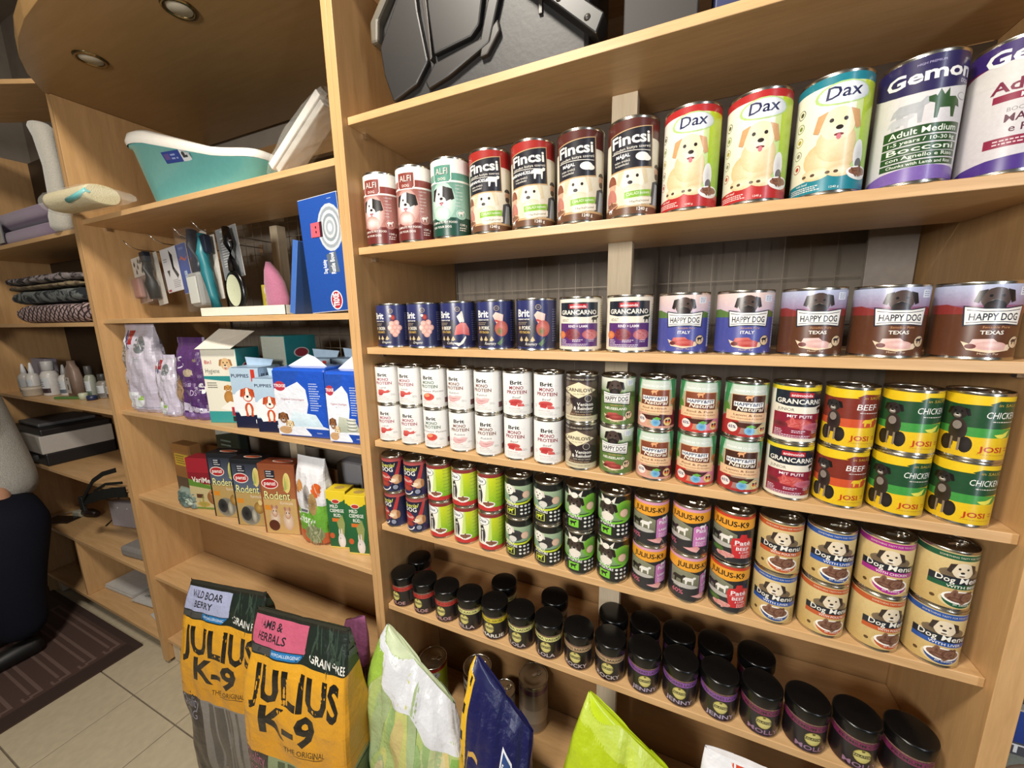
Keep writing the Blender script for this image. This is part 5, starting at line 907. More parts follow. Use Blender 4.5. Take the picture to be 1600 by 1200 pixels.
def ex(t): shell(t,-.03,.04,-.150,-.08,.02)
blister('harness_card','hanging white card with black tool drawing','tool',-1.120,.116,1.948,.105,.150,A,ex,rot=-.10)
A=F(); A.bg('#24408c','#2a4a9a'); A.text('TRIXIE',-.1,.88,.05,'#8aa0d0',w=.9); A.poly([(-.8,.68),(-.3,.76),(.4,.68),(.8,.74),(.8,.70),(.3,.64),(-.3,.70)],'#b0483c'); A.rect(-.2,.10,.3,.45,'#a8bcd8'); A.lines(-.1,.40,.2,5,.05,'#4a5a8a',h=.02)
blister('comb_card','hanging dark blue card, left one of two','tool',-1.022,.112,1.955,.062,.165,A,None,rot=-.10); blister('comb_card','hanging dark blue card, right one of two','tool',-.962,.120,1.955,.062,.165,A,None,rot=-.10)
TEAL=mat('teal_rubber','#1f6a74',.4); NAVY=mat('navy_plastic','#161c2c',.35); GREYP=mat('grey_plastic','#8a8a88',.45)
def brush(t):
    MB().tube([(0,-.02,.0),(0,-.024,-.05),(0,-.022,-.10),(.004,-.02,-.14)],[.014,.017,.016,.020],12).obj('handle',NAVY,t); MB().box(-.03,-.045,-.245,.034,-.008,-.135).obj('brush_head',GREYP,t,.010); MB().box(-.022,-.050,-.235,.026,-.045,-.15).obj('bristle_pad',mat('bristle_grey','#b8bab4',.8,0,.3,900),t,.002); shell(t,-.04,.044,-.26,-.0,.055)
blister('grooming_brush','hanging navy and grey slicker brush in clear pack','tool',-.905,.120,1.990,.08,.265,None,brush,rot=-.06)
def rake(t):
    MB().tube([(0,-.02,.0),(-.004,-.026,-.06),(.004,-.028,-.12),(.012,-.024,-.19),(.010,-.02,-.235)],[.013,.018,.017,.014,.016],12).obj('handle',TEAL,t); MB().box(-.022,-.032,-.06,.024,-.010,-.005).obj('blade_head',NAVY,t,.004)
blister('shedding_rake','hanging teal handled shedding rake','tool',-.815,.105,1.965,.05,.20,None,rake,rot=-.05)
A=F(); A.bg('#7a7c80','#8c8e90'); A.text('TRIXIE',-.2,.92,.035,'#e8e8ea',bold=.03,w=.8); A.lines(-.7,.80,.3,12,.05,'#d8dadc',h=.016)
def mirror(t):
    MB().tube([(.030,-.018,-.01),(.034,-.02,-.06),(.032,-.02,-.11),(.030,-.018,-.14)],[.010,.014,.011,.014],12).obj('handle',BLKP,t)
    o=MB().lathe([(.0008,-.006),(.040,-.006),(.044,0),(.040,.006),(.0008,.006)],40).obj('brush_frame',BLKP,t,loc=(.030,-.022,-.200),rot=(PI/2,0,0)); o.scale=(1,1.45,1)
    o=MB().lathe([(.0008,.0),(.031,.0),(.033,.001)],40).obj('bristle_pad',mat('pale_pad','#b4b89c',.7,0,.15,500),t,loc=(.030,-.0296,-.200),rot=(PI/2,0,0)); o.scale=(1,1.45,1)
    MB().tube([(-.005,-.02,-.05),(.03,-.034,-.052),(.05,-.02,-.052)],.0018,6).obj('tie_wire',CHROME,t)
blister('oval_brush','hanging black oval brush with pale bristle pad on grey card','tool',-.725,.110,1.985,.105,.155,A,mirror,rot=-.10)
# the large blue box
A=Art(-.985,.006,.985,.994); A.bg('#1d4a9c','#2250a8'); cx,cy=.50,.72
for k,c in enumerate(('#c4cad0','#9aa2aa','#d4d8dc','#8e979f','#c8cdd2','#a4acb4','#dadee2')): A.ell(cx,cy,.62-.085*k,.200-.0275*k,c)
A.poly([(-.45,.66),(-.42,.78),(.12,.785),(.10,.655)],'#3a1a26'); A.poly([(-.50,.665),(-.46,.785),(-.02,.785),(-.04,.662)],'#e0606e'); A.ell(-.22,.745,.035,.012,'#3a1020'); A.ell(-.22,.705,.035,.012,'#3a1020')
A.poly([(.18,.34),(.15,.50),(.62,.52),(.72,.34)],'#5f6a7a'); A.text('Dog Activity',.22,.33,.16,'#f0f2f4',bold=.03,w=.42/2.6,rot=0) if 0 else None
def vtext(A,s,x,y,hx,hy,c,b=.02):
    """text running upwards; hx = letter height across, hy = length up"""
    T_,x0,x1,y0,y1=text_tris(s,b); col=lin(c); A.add([[(x-(py/.7)*hx,y+(px-x0)/(x1-x0)*hy,*col) for px,py in t] for t in T_])
vtext(A,'Dog Activity',.10,.34,.18,.12,'#e8ecf0',.05); vtext(A,'Rattle Bowl',.52,.33,.22,.18,'#f4f6f8',.03)
A.ell(.38,.10,.30,.085,'#f0f0f2'); A.ell(.38,.10,.26,.075,'#a82838'); vtext(A,'TRIXIE',.50,.045,.28,.115,'#f6f6f8',.05); A.rect(.5,.955,.7,.96,'#a8b8e0')
BS=F(); BS.bg('#1a4290')
bb=pack('toy_box','large dark blue upright box with grey ringed bowl picture','box',-.126,.030,Z2+.0042,.150,.05,.312,A,BS,None,'#c8ccd4',rot=(0,-.045,0))
A=F(); A.bg('#3a62a8','#4a72b4'); A.text('TRIXIE',0,.8,.05,'#e8ecf4')
pack('toy_box','thin blue box leaning beside the large dark blue one','box',-.300,.085,Z2+.0035,.022,.14,.215,None,A,None,'#3a62a8',rot=(0,.22,0))
o=MB().lathe([(.0008,-.004),(.10,-.004),(.104,0),(.10,.004),(.0008,.004)],48).obj('frisbee',mat('grey_disc','#6a6660',.5),None,loc=(-.375,.225,Z2+.106),rot=(PI/2-.06,0,.9)); tag(o,'grey round disc standing behind the thin blue box','toy')
# white shallow lid
t=thing('shallow_box','shallow open white carton lying on the hanging-tool shelf','box',(-.545,.012,Z2))
for nm,b in (('box_base',(-.22,-.0,.0,.22,.14,.002)),('box_side',(-.22,-.0,.0,.22,.002,.030)),('box_side',(-.22,.138,.0,.22,.14,.030)),('box_side',(-.22,0,.0,-.218,.14,.030)),('box_side',(.218,0,.0,.22,.14,.030))):
    MB().box(*b).obj(nm,mat('white_card','#dcd8c8',.6),t)
PINK=mat('pink_fabric','#a0607a',.8,0,.1,200,.3,bump=.3,sheen=.3)
o=MB().loft([[(.048*a*math.cos(q)+sh,.030*b*math.sin(q),z) for q in [i*2*PI/20 for i in range(20)]] for z,a,b,sh in ((.001,1,1,0),(.06,1.05,1,0),(.12,.85,.9,-.01),(.16,.5,.7,-.02),(.19,.12,.3,-.03))]).obj('plush_toy',PINK,None,loc=(-.545,.15,Z2)); tag(o,'pink fabric toy standing behind the white carton lid','toy')
A=F(); A.bg('#b8a83a','#c8b848'); A.ell(.1,.75,.5,.18,'#d8d0c4'); A.ell(.0,.35,.3,.1,'#8a7a2a')
pack('price_tag','small yellow swing tag beside the pink toy','tag',-.635,.170,Z2+.030,.045,.003,.085,A,None,None,'#b8a83a',bevel=.0004,part='card')
# --- top shelf: litter tray, rolled towel, bag with white bar
Z1=2.0582
TQ=mat('turquoise_plastic','#6cbcbc',.35,0,.04,60,.5,coat=.2); WHP=mat('white_plastic','#d8d4cc',.35,0,.03,60)
t=thing('litter_tray','turquoise litter tray with raised white rim, tilted end up','tray',(-.715,.10,Z1))
def rr(hw,hd,z0,z1,n=40,p=.35,cx=0):
    out=[]
    for i in range(n):
        a=2*PI*i/n; c,s_=math.cos(a),math.sin(a); X=math.copysign(abs(c)**p,c)*hw; Y=math.copysign(abs(s_)**p,s_)*hd
        k=(X/hw+1)/2; kk=k*k*(3-2*k); out.append((cx+X,Y,z0+(z1-z0)*kk)) 
    return out
zl,zr=.215,.075
MB().loft([rr(.265,.075,.0,.0,cx=.01),rr(.275,.080,.004,.004,cx=.01),rr(.325,.105,zl*.93,zr*.9),rr(.335,.112,zl*.94,zr*.92),rr(.337,.112,zl,zr),rr(.325,.104,zl,zr),rr(.27,.075,.012,.012)],cap0=True,cap1=True).obj('tray_body',TQ,t)
MB().loft([rr(.341,.115,zl-.008,zr-.006),rr(.345,.118,zl+.006,zr+.004),rr(.338,.112,zl+.028,zr+.018),rr(.318,.100,zl+.036,zr+.022),rr(.300,.090,zl+.028,zr+.014),rr(.296,.088,zl-.004,zr-.004)],cap0=False,cap1=False).obj('rim',WHP,t)
A=F(); A.rect(-.985,.006,.35,.994,'#2c3f86'); A.rect(.35,.006,.985,.994,'#c8ccd0'); A.rect(-.9,.3,-.5,.8,'#5a4a86'); A.lines(-.4,.6,.25,2,.3,'#8a98c8',h=.14); A.ell(.55,.6,.12,.2,'#3a3a3a'); A.lines(.45,.3,.95,1,.2,'#3a3a3a',h=.2)
A.build('tray_label',lambda a,b,o:(-.01+a*.072,-.0985-.014*(b)-o-.002,.105+b*.030-.006*a),PR_BOX,t,cell=(.3,.5))
t=thing('rolled_towel','cream towel rolled in clear film, left of the turquoise tray','towel',(-1.185,-.068,Z1+.001),.06)
def roll(r,name,m,x0,x1,wob=0,seed=1,film=False):
    rg=random.Random(seed); R=[]; n=17
    for i in range(n):
        k=i/(n-1); e=1 if film is False else (1 if k<.62 else max(.12,1-(k-.62)*1.7))
        e*=(.93 if i in (0,n-1) else 1); zc=.036*e+.0015 if film else .0375
        R.append([(x0+(x1-x0)*k,r*e*1.2*math.cos(a)*(1+.0*k),max(zc+r*e*.82*math.sin(a)+wob*rg.uniform(-1,1),.0004)) for a in [j*2*PI/26 for j in range(26)]])
    R=[[(x,math.copysign(abs(y/(r*1.2))**.7,y)*r*1.2,z) for x,y,z in q] for q in R]
    return MB().loft(R,sm=not film).obj(name,m,t)
CRM=mat('cream_towel','#c9bd98',.9,0,.15,300,.2,bump=.5)
roll(.040,'towel_roll',CRM,-.185,.10)
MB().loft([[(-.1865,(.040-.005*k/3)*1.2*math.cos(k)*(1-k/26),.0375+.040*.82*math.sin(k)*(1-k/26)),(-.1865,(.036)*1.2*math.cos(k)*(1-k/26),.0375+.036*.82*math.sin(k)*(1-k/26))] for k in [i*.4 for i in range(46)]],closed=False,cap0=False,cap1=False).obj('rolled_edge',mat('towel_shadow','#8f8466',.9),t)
roll(.0448,'clear_film',mat('clear_film','#e4e4dc',.10,0,.03,30,.6,0,.14),-.200,.235,.0022,4,True)
MB().tube([(-.02,-.044,.020),(.05,-.046,.028),(.10,-.040,.042)],.009,8).obj('coloured_edge',TQ,t)
t=thing('bagged_grille','white slatted plastic part in clear film, leaning against the divider','package',(-.285,.06,Z1))
an=math.atan2(.14,.205); M_=Matrix.Translation((-.045,.0,.030))@Matrix.Rotation(-an,4,'Y')
m=MB().box(0,-.034,0,.262,.034,.022,0,M_); m.obj('white_bar',mat('white_bar','#e4dfd6',.3),t,.002)
MB().box(.01,-.030,-.022,.255,.03,-.002,0,M_).obj('tray_plate',mat('pale_tray','#b8b2a8',.4),t,.003)
R=[]; rg=random.Random(8)
for i in range(13):
    k=i/12; R.append([tuple(M_@Vector((-.02+.30*k,.055*math.cos(a)*(.7+.3*math.sin(PI*k)),.004+.040*math.sin(a)*(.5+.5*math.sin(PI*k))+rg.uniform(-.004,.004)))) for a in [j*2*PI/16 for j in range(16)]])
R=[[(x,y,max(z,.001)) for x,y,z in q] for q in R]
MB().loft(R,cap0=False,cap1=False,sm=False).obj('clear_film',_M['clear_film'],t)
MB().loft([[(.16,.0,.14),(.165,.01,.15)],[(.185,-.01,.20),(.195,.01,.205)],[(.175,-.005,.27),(.180,.01,.265)]],closed=False,cap0=False,cap1=False,sm=False).obj('film_flap',_M['clear_film'],t)
MB().loft([[(-.03,-.01,.02),(-.02,.02,.02)],[(-.055,-.005,.07),(-.04,.02,.06)],[(-.075,.0,.105),(-.07,.02,.10)]],closed=False,cap0=False,cap1=False,sm=False).obj('film_flap',_M['clear_film'],t)
# ------------------------------------------------------------------ left unit contents
PUR=mat('purple_fleece','#6a4f72',.9,0,.1,300,.2,bump=.4,sheen=.4)
def pillow(name,label,cat,x,y,z,w,d,h,m,seed=1,group=None,wr=.0,rz=0,n=40,parts=None):
    rg=random.Random(seed); ph=[rg.uniform(0,6) for _ in range(6)]; R=[]; K=12
    for i in range(K+1):
        b=-PI/2+PI*i/K; c=max(math.cos(b),0)**.35; zz=h/2+h/2*math.copysign(abs(math.sin(b))**.8,math.sin(b)); r=[]
        for j in range(n):
            a=2*PI*j/n; ca,sa=math.cos(a),math.sin(a); X=math.copysign(abs(ca)**.28,ca)*w/2*(.86+.14*c); Y=math.copysign(abs(sa)**.28,sa)*d/2*(.86+.14*c)
            q=wr*(math.sin(5*a+ph[0]+3*b)+.7*math.sin(11*a+ph[1]-4*b)+.5*math.sin(17*a+ph[2]+7*b)); r.append((X*(.3+.7*c)+q*ca,Y*(.3+.7*c)+q*sa,max(zz+q*.5*(1 if 0<i<K else 0),.0003)))
        R.append(r)
    o=MB().loft(R).obj(name,m,None,loc=(x,y,z),rot=(0,0,rz)); tag(o,label,cat,group); return o
ZC=2.0282
pillow('pet_cushion','purple fleece pet cushion, lower one of two','cushion',-2.14,.14,ZC,.86,.26,.085,PUR,1,'purple cushions'); pillow('pet_cushion','purple fleece pet cushion, upper one of two','cushion',-2.14,.145,ZC+.0865,.88,.26,.085,PUR,2,'purple cushions')
A=F(); A.bg('#c8c4bc'); A.ell(0,.5,.4,.3,'#a8a4a0'); pack('cushion_tag','white paper tag hanging from the lower purple cushion','tag',-2.30,.0,ZC+.02,.085,.004,.11,A,None,None,'#5a5a66',bevel=.0005,part='card')
o=MB().loft([[(.075*a*math.cos(q)+sx,.055*a*math.sin(q),z) for q in [i*2*PI/24 for i in range(24)]] for z,a,sx in ((.0005,.45,.02),(.02,.66,.02),(.06,.66,.022),(.11,.52,.03),(.25,.48,.035),(.36,.54,.015),(.40,.62,.0),(.415,.5,-.01))]).obj('fleece_roll',mat('white_fleece','#a8a49a',.95,0,.15,400,.2,bump=.6,sheen=.5),None,loc=(-1.60,-.012,ZC)); tag(o,'white fleece roll standing upright beside the unit divider','roll')
def cloth(cname,c1,c2,sc_=60,chk=False):
    m=bpy.data.materials.new(cname); m.use_nodes=True; nt=m.node_tree; b=nt.nodes['Principled BSDF']; tc=nt.nodes.new('ShaderNodeTexCoord'); mp=nt.nodes.new('ShaderNodeMapping'); nt.links.new(tc.outputs['Object'],mp.inputs[0])
    n=nt.nodes.new('ShaderNodeTexNoise'); n.inputs['Scale'].default_value=sc_; n.inputs['Detail'].default_value=4; rp=nt.nodes.new('ShaderNodeValToRGB'); nt.links.new(mp.outputs[0],n.inputs['Vector'])
    rp.color_ramp.elements[0].color=(*lin(c1),1); rp.color_ramp.elements[1].color=(*lin(c2),1); rp.color_ramp.elements[0].position=.44; rp.color_ramp.elements[1].position=.56; src=n.outputs['Fac']
    if chk:
        mp.inputs['Rotation'].default_value=(PI/2,0,0); m2=nt.nodes.new('ShaderNodeMapping'); m2.inputs['Rotation'].default_value=(0,0,.6); nt.links.new(mp.outputs[0],m2.inputs[0]); ck=nt.nodes.new('ShaderNodeTexBrick'); ck.offset=0; ck.inputs['Scale'].default_value=1; ck.inputs['Brick Width'].default_value=.028; ck.inputs['Row Height'].default_value=.028; ck.inputs['Mortar Size'].default_value=.0045
        ck.inputs['Color1'].default_value=(1,1,1,1); ck.inputs['Color2'].default_value=(.6,.6,.6,1); ck.inputs['Mortar'].default_value=(0,0,0,1); nt.links.new(m2.outputs[0],ck.inputs['Vector']); src=ck.outputs['Color']; rp.color_ramp.elements[0].position=.1; rp.color_ramp.elements[1].position=.9
    nt.links.new(src,rp.inputs[0]); nt.links.new(rp.outputs[0],b.inputs['Base Color']); b.inputs['Roughness'].default_value=.9; return m
zf=1.6582
for k,(nm,c1,c2,ck,h,lb) in enumerate((('check','#2a161a','#b09a98',True,.095,'folded red and white checked blanket, lowest of the fabric stack'),('floral','#161c22','#6a6e6c',False,.068,'folded dark floral fabric above the checked blanket'),('tan','#5a4c3c','#8a7a5e',False,.030,'thin folded tan fabric in the middle of the stack'),('grey','#241f20','#8a8080',False,.045,'folded grey patterned fabric on top of the stack'))):
    m=cloth('fabric_'+nm,c1,c2,28,ck)
    o=pillow('folded_fabric',lb,'fabric',-1.93-.05*k,.10+.005*k,zf,.86-.02*k,.215,h-.006,m,k+3,'folded fabrics',.003); zf+=h-.001
ZB=1.2742
def bottle(x,y,h,r,col,capc,label,cap='pump',lab='#5a6470',tilt=0):
    t=thing('care_bottle',label,'bottle',(x,y,ZB),0,'care bottles on the shelf'); k=.68*h if cap=='pump' else .74*h
    MB().lathe([(.0008,.0005),(r*.95,.0005),(r,.004),(r,k*.82),(r*.75,k*.94),(r*.4,k)],24).obj('bottle_body',mat('bottle_'+col.strip('#'),col,.35),t)
    MB().lathe([(r*.42,k*.99),(r*.46,k),(r*.40,k+.3*(h-k)),(r*.2,h*.97),(r*.12,h),(.0008,h)] if cap=='pump' else [(r*.62,k*.985),(r*.68,k),(r*.68,h-.003),(r*.62,h),(.0008,h)],24).obj('cap',mat('cap_'+capc.strip('#'),capc,.4),t)
    A=Art(-.8,.12,.8,.72); A.bg('#c8ccd0'); A.rect(-.8,.12,.8,.3,lab); A.lines(-.5,.62,.5,4,.08,lab,h=.03)
    A.build('bottle_label',lambda a,b,o:((r+.0004+o)*math.cos(a*1.4-PI/2),(r+.0004+o)*math.sin(a*1.4-PI/2),b*k),PR_BOX,t,cell=(.2,9)); return t
WH='#b8b4b0'
bottle(-2.60,.05,.145,.026,'#2a2024','#1c1a1c','dark brown bottle by the side panel',lab='#3a2c30')
bottle(-2.545,.030,.165,.026,WH,'#c8c8c8','white bottle with pointed cap, left one of two'); bottle(-2.435,.030,.175,.026,WH,'#c8c8c8','white bottle with pointed cap, right one of two')
tag(boxo('carton',-2.58,.075,ZB,-2.40,.12,ZB+.19,mat('lilac_card','#8a8490',.6),None,.001),'lilac grey carton behind the two white bottles','box')
o=MB().lathe([(.0008,.0005),(.036,.0005),(.040,.006),(.040,.034),(.042,.036),(.042,.048),(.0008,.050)],28).obj('cream_pot',mat('pot_cream','#a89c8c',.4),None,loc=(-2.385,.010,ZB)); tag(o,'small round cream pot in front of the white bottles','pot')
bottle(-2.305,.055,.185,.034,WH,'#a8a8a8','white bottle with wide grey cap',cap='screw',lab='#3a2c30'); bottle(-2.225,.085,.165,.026,WH,'#8a8a8a','white bottle behind the wide-capped one')
t=thing('care_bottle','flat brown bottle with orange shoulder and white label','bottle',(-2.115,.085,ZB),0,'care bottles on the shelf')
MB().loft([rr(.055,.022,0.0005,0.0005,28,.5),rr(.056,.023,.10,.10,28,.5),rr(.040,.018,.150,.150,28,.5),rr(.018,.014,.170,.170,28,.5),rr(.016,.013,.190,.190,28,.5)]).obj('bottle_body',mat('flat_brown','#7a665a',.4),t)
A=F(); A.bg('#c0b8b0'); A.poly([(-.3,.8),(.3,.8),(0,.95)],'#3a3230'); A.rect(-.2,.2,.2,.55,'#3a3230'); A.build('bottle_label',lambda a,b,o:(-.010+a*.030,-.0245-o,.02+b*.085),PR_BOX,t)
bottle(-1.985,.10,.165,.022,'#8a8c80','#4a4644','grey-green tube bottle with dark cap',cap='screw',lab='#6a7a6a'); bottle(-1.905,.12,.125,.028,'#7a746c','#3a3836','short grey jar beside the tube bottle',cap='screw',lab='#6a6460'); bottle(-1.845,.13,.120,.026,'#7a746c','#3a3836','short grey jar at the end of the bottle row',cap='screw',lab='#5a504c')
bottle(-1.90,.20,.175,.030,'#2c3430','#1f2422','dark green bottle at the back of the bottle row',cap='screw',lab='#3a4440')
o=MB().box(-.10,-.012,0,.10,.012,.012).obj('brush_pack',mat('green_pack','#4a7038',.5),None,.003,loc=(-2.03,.045,ZB),rot=(0,0,.35)); tag(o,'narrow green pack lying flat in front of the bottles','package')
o=MB().lathe([(.0008,.0005),(.016,.0005),(.018,.03),(.014,.034),(.0008,.035)],20).obj('small_cup',mat('pale_cup','#b0b49c',.4),None,loc=(-1.955,.055,ZB)); tag(o,'small pale cup beside the green pack','cup')
o=MB().lathe([(.0008,.0005),(.020,.0005),(.020,.022),(.0008,.024)],20).obj('jar_lid',mat('navy_lid','#1f2848',.4),None,loc=(-1.895,.065,ZB)); tag(o,'small navy lid lying beside the pale cup','lid')
# printer
t=thing('printer','white and black desktop printer on the left unit','printer',(-2.51,.13,.8872))
WPR=mat('printer_white','#a8a49e',.5,0,.03,40); BPR=mat('printer_black','#151517',.45); GPR=mat('printer_grey','#4a4a4c',.5)
MB().box(-.20,-.150,.0,.19,.13,.070).obj('base',BPR,t,.006); MB().box(-.20,-.160,.0705,.19,.13,.170).obj('housing',WPR,t,.004); MB().box(-.195,-.150,.1705,.185,.128,.205).obj('scanner_lid',BPR,t,.006); MB().box(-.17,-.13,.2055,.10,.10,.225).obj('document_feeder',GPR,t,.006); MB().box(-.17,-.19,.03,.10,-.151,.055).obj('paper_tray',GPR,t,.004)
A=F(); A.rect(-.95,.3,-.75,.95,'#4a3a4a'); A.rect(-.45,.35,-.35,.6,'#6a6a68'); A.build('front_marks',lambda a,b,o:(a*.19,-.1602-o,.075+b*.09),PR_BOX,t)
# router shelf
ZR=.4962
t=thing('router','white router box with two small lights on the lower left shelf','router',(-2.05,.16,ZR),.2); MB().box(-.11,-.02,0,.11,.02,.155).obj('housing',mat('router_white','#a8a2a8',.45),t,.008)
for x in (-.04,.03): MB().lathe([(.004,0),(.004,.002),(.0008,.003)],12).obj('indicator',mat('lens_white','#e8e8f0',.1),t,loc=(x,-.0205,.12),rot=(PI/2,0,0))
t=thing('mobile_phone','dark phone lying near the shelf edge','phone',(-2.53,.035,ZR),.35); MB().box(-.08,-.038,0,.08,.038,.010).obj('housing',mat('phone_dark','#3a302c',.25,.5),t,.004); MB().box(-.072,-.034,.0102,.072,.034,.0112).obj('screen',mat('phone_screen','#14100f',.05),t)
t=thing('charging_adapter','white plug adapter with dark plug beside the phone','adapter',(-2.47,.115,ZR),.2); MB().box(-.06,-.028,0,.0,.028,.036).obj('housing',mat('adapter_white','#a8a698',.5),t,.006); MB().tube([(.0,0,.027),(.05,0,.027),(.10,.0,.022)],[.020,.024,.016],12).obj('plug',mat('plug_brown','#2a1c18',.4),t)
def cable(label,pts,r,col):
    P=[]
    for i in range(len(pts)-1):
        for k in range(5):
            u=k/5; a=pts[max(i-1,0)];b=pts[i];c=pts[i+1];d=pts[min(i+2,len(pts)-1)]
            P.append(tuple(.5*((2*b[j])+(-a[j]+c[j])*u+(2*a[j]-5*b[j]+4*c[j]-d[j])*u*u+(-a[j]+3*b[j]-3*c[j]+d[j])*u**3) for j in range(3)))
    P.append(pts[-1]); tag(MB().tube(P,r,8).obj('power_cable',mat('cable_'+col.strip('#'),col,.5),None),label,'cable')
cable('pale cable hanging over the shelf edge by the phone',[(-2.56,.115,ZR+.02),(-2.63,.04,ZR+.008),(-2.67,-.045,ZR-.01),(-2.69,-.05,ZR-.10)],.0035,'#9a8a78')
cable('black cable hanging down behind the router',[(-2.20,.24,.86),(-2.27,.22,.75),(-2.25,.20,.62),(-2.28,.18,ZR+.008),(-2.18,.10,ZR+.006)],.0035,'#181414')
# belt / strap hanging
t=thing('dog_leash','wide black webbing leash lying over the shelf edge','leash',(-1.90,-.03,.60))
BW=mat('black_webbing','#141412',.8,0,.15,300,.2,bump=.3)
def strap(pts,w,nm):
    m=MB(); 
    for i in range(len(pts)-1):
        (x0,y0,z0),(x1,y1,z1)=pts[i],pts[i+1]
        m.quad((x0,y0,z0),(x1,y1,z1),(x1,y1,z1+w),(x0,y0,z0+w)); m.quad((x0,y0+.003,z0+w),(x1,y1+.003,z1+w),(x1,y1+.003,z1),(x0,y0+.003,z0))
    m.obj(nm,BW,t)
strap([(-.07,.0,.130),(.06,-.005,.175),(.20,-.010,.220),(.33,-.01,.255),(.44,-.005,.275)],.050,'strap'); strap([(-.07,.0,.140),(.05,-.012,.22),(.16,-.015,.30),(.28,-.015,.355),(.40,-.01,.39)],.022,'strap')
strap([(.10,.0,.235),(.25,-.004,.30),(.42,-.004,.335)],.012,'strap')
MB().box(-.09,-.004,.105,-.05,.010,.180).obj('buckle',mat('black_buckle','#1c1c1c',.4),t,.003)
o=MB().box(-.11,-.05,0,.11,.05,.055).obj('glove_pack',mat('grey_glove','#7a7672',.7),None,.015,loc=(-1.62,.05,ZR),rot=(0,0,.1)); tag(o,'grey gloves packet under the black leash','gloves')
# papers on the lowest shelf
ZP=.1362; k=0
for x,y,w,d,h,rz,lb in ((-2.05,.14,.26,.18,.030,.05,'thick stack of grey paper at the back of the lowest shelf'),(-1.785,.13,.20,.14,.022,.10,'white folder with dark lettering beside the paper stack'),(-1.565,.080,.18,.13,.014,-.15,'loose white sheets at the front of the lowest shelf')):
    t=thing('paper_stack',lb,'paper',(x,y,ZP),rz,'papers'); z=0; rg=random.Random(k); k+=1
    for j in range(3):
        MB().box(-w/2+rg.uniform(-.008,.008),-d/2+rg.uniform(-.008,.008),z,w/2+rg.uniform(-.008,.008),d/2+rg.uniform(-.008,.008),z+h/3-.0005).obj('sheets',mat('paper_white','#b8b6b2',.7),t); z+=h/3
    if k==2: B=F(); B.text('UPPERCUT',0,.2,.3,'#3a3c44',bold=.02,w=1.3); B.build('lettering',lambda a,b,o:(a*w/2,-d/2+.02+b*.05,h+.0002+o),PR_FLAT,t)
    if k==3: B=F(); B.rect(-.6,.3,-.3,.7,'#4a5a7a'); B.rect(-.1,.3,.5,.6,'#6a7280'); B.build('lettering',lambda a,b,o:(a*w/2,-d/2+.01+b*.04,h+.0002+o),PR_FLAT,t)
# packs right of the right-hand unit
RG=thing('wire_grid','wire display grid to the right of the can shelves','grid',(1.55,.20,.3)); m=MB()
for i in range(9): m.box(-.20+.05*i,-.0014,0,-.1972+.05*i,.0014,1.6)
m.obj('upright_wire',WIRE,RG)['kind']='stuff'; m=MB()
for i in range(28): m.box(-.20,-.004,.06*i,.2,-.0014,.06*i+.0028)
m.obj('cross_wire',WIRE,RG)['kind']='stuff'
A=F(); A.bg('#8a9088','#6a706c'); A.rect(-.985,.62,.985,.994,'#1f3a8a','#28489c'); A.rect(-.985,.55,.985,.68,'#4a4c58'); A.text('TRIXIE',-.15,.575,.085,'#e8eaf0',bold=.03,w=1.5); A.ell(-.3,.3,.6,.2,'#b8bcb4','#6a5040'); A.ell(.2,.15,.5,.1,'#3a2824')
for k,(x,z) in enumerate(((1.425,.965),)):
    t=thing('hanging_pack','blue hanging pack with white lettering, right of the can shelves','package',(x,.055,z)); MB().box(-.07,-.01,-.20,.07,.01,0).obj('film_pack',mat('card_backing','#b8b4ac'),t,.003); A.build('front_print',lambda a,b,o:(a*.07,-.0102-o,-.20+b*.20),PR_BOX,t)
t=thing('hanging_pack','dark navy hanging pack above the blue one, right of the can shelves','package',(1.43,.055,1.20)); MB().box(-.07,-.012,-.21,.07,.012,0).obj('film_pack',mat('navy_film','#20263c',.4),t,.004)
for k,z in enumerate((1.215,1.10,.985)): 
    t=thing('display_hook',('upper','middle','lower')[k]+' wire hook right of the can shelves','hook',(1.40,.195,z+.01)); MB().tube([(0,0,0),(0,-.13,-.002),(-.002,-.19,.004),(-.004,-.21,.014)],.0024,8).obj('hook_wire',CHROME,t)
# ------------------------------------------------------------------ person at the left edge (mostly outside the frame)
PX,PY=-2.15,-.25
def skin(name,verts,edges,rad,m,sub=1,parent=None):
    me=bpy.data.meshes.new(name); me.from_pydata(verts,edges,[]); o=bpy.data.objects.new(name,me); COL.objects.link(o); o.parent=parent
    md=o.modifiers.new('Skin','SKIN'); me.skin_vertices or None
    for i,v in enumerate(me.skin_vertices[0].data): v.radius=(rad[i],rad[i]) if not isinstance(rad[i],tuple) else rad[i]
    me.skin_vertices[0].data[0].use_root=True
    s=o.modifiers.new('Sub','SUBSURF'); s.levels=sub; s.render_levels=sub
    dg=bpy.context.evaluated_depsgraph_get(); nm=bpy.data.meshes.new_from_object(o.evaluated_get(dg)); nm.materials.clear(); nm.materials.append(m); nm.polygons.foreach_set('use_smooth',[True]*len(nm.polygons)); nm.name=name
    bpy.data.objects.remove(o); return link(name,nm,parent)
PT=thing('person','person in grey knitted sweater and dark navy trousers standing at the left edge','person',(PX,PY,.012))
SK=mat('skin','#b98a6e',.5); KN=mat('grey_knit','#a8a6a0',.95,0,.25,260,.2,bump=.8); TR=mat('navy_trousers','#0d0f1c',.85,0,.15,200,.2); SH=mat('black_shoe','#0c0b0b',.5); HR=mat('brown_hair','#2c1e16',.7,0,.2,200)
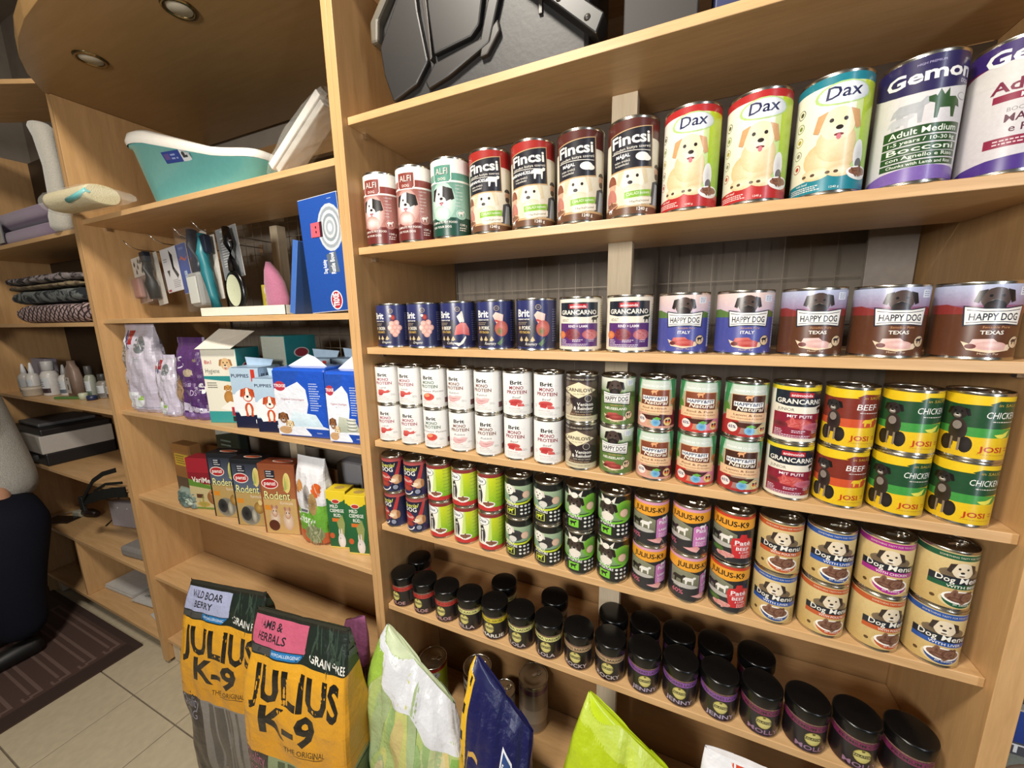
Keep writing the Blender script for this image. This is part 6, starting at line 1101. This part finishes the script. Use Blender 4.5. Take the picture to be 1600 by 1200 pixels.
V=[(-.13,0,.90),(-.19,0,1.10),(-.22,0,1.26),(-.26,0,1.42),(-.26,0,1.50),(-.26,-.01,1.56),(-.26,-.02,1.62),(-.26,-.02,1.68),
   (-.11,0,1.40),(-.05,-.0,1.20),(-.08,-.06,1.00),(-.12,-.14,.89),(-.43,0,1.40),(-.49,.02,1.18),(-.50,-.05,.98),(-.50,-.10,.90),
   (.0,0,.84),(.01,-.01,.48),(.01,.01,.10),(-.17,0,.84),(-.19,-.02,.48),(-.20,.0,.10)]
E_=[(0,1),(1,2),(2,3),(3,4),(4,5),(5,6),(6,7),(3,8),(8,9),(9,10),(10,11),(3,12),(12,13),(13,14),(14,15),(0,16),(16,17),(17,18),(0,19),(19,20),(20,21)]
Rr=[(.07,.06),(.09,.08),(.12,.09),(.13,.10),.055,.055,.085,.070,.055,.042,.032,.026,.055,.042,.032,.026,.06,.055,.04,.06,.055,.04]
skin('body',V,E_,Rr,SK,2,PT)
skin('sweater',[(-.09,0,.73),(-.14,0,.90),(-.20,0,1.08),(-.25,0,1.26),(-.26,0,1.43),(-.11,0,1.41),(-.05,0,1.20),(-.07,-.055,1.00),(-.10,-.12,.92),(-.43,0,1.41),(-.49,.02,1.18),(-.50,-.05,.98)],[(0,1),(1,2),(2,3),(3,4),(4,5),(5,6),(6,7),(7,8),(4,9),(9,10),(10,11)],[(.19,.16),(.20,.16),(.185,.15),(.17,.135),(.145,.115),.085,.078,.070,.060,.085,.078,.066],KN,2,PT)
skin('trousers',[(-.08,0,.86),(-.08,0,.74),(.03,-.01,.62),(.04,-.03,.40),(.03,-.02,.10),(-.18,0,.62),(-.20,.02,.40),(-.21,.03,.10)],[(0,1),(1,2),(2,3),(3,4),(1,5),(5,6),(6,7)],[(.200,.155),(.21,.17),.165,.125,.088,.15,.11,.085],TR,2,PT)
for x,y in ((.03,-.02),(-.20,.03)): skin('shoe',[(x,y+.05,.045),(x,y-.05,.045),(x,y-.15,.035)],[(0,1),(1,2)],[.048,.050,.040],SH,2,PT)
MB().lathe([(.0008,.115),(.05,.108),(.085,.075),(.100,.02),(.096,-.04),(.08,-.08)],24).obj('hair',HR,PT,loc=(-.26,.0,1.68))
for sx in (-1,1):
    MB().lathe([(.0008,.012),(.008,.009),(.012,0),(.008,-.009),(.0008,-.012)],12).obj('eye',mat('eye_white','#d8d4cc',.2),PT,loc=(-.26+.034*sx,-.100,1.665))
    MB().lathe([(.0008,.02),(.010,.014),(.013,0),(.010,-.014),(.0008,-.02)],12).obj('ear',SK,PT,loc=(-.26+.09*sx,-.01,1.655))
MB().lathe([(.0008,.022),(.008,.008),(.013,-.012),(.0008,-.018)],12).obj('nose',SK,PT,loc=(-.26,-.112,1.645)); MB().box(-.022,-.004,-.004,.022,.004,.004).obj('mouth',mat('lips','#8a4a44',.5),PT,.003,loc=(-.26,-.103,1.61))
for bx,by,bz in ((-.12,-.15,.885),(-.50,-.105,.885)):
    for i in range(4): skin('finger',[(bx-.024+.016*i,by-.005,bz-.02),(bx-.024+.016*i,by-.012,bz-.055),(bx-.024+.016*i,by-.004,bz-.080+.005*abs(i-1.5))],[(0,1),(1,2)],[.009,.008,.007],SK,1,PT)
    skin('thumb',[(bx-.03,by-.01,bz-.01),(bx-.038,by-.028,bz-.035),(bx-.030,by-.036,bz-.055)],[(0,1),(1,2)],[.010,.009,.008],SK,1,PT)
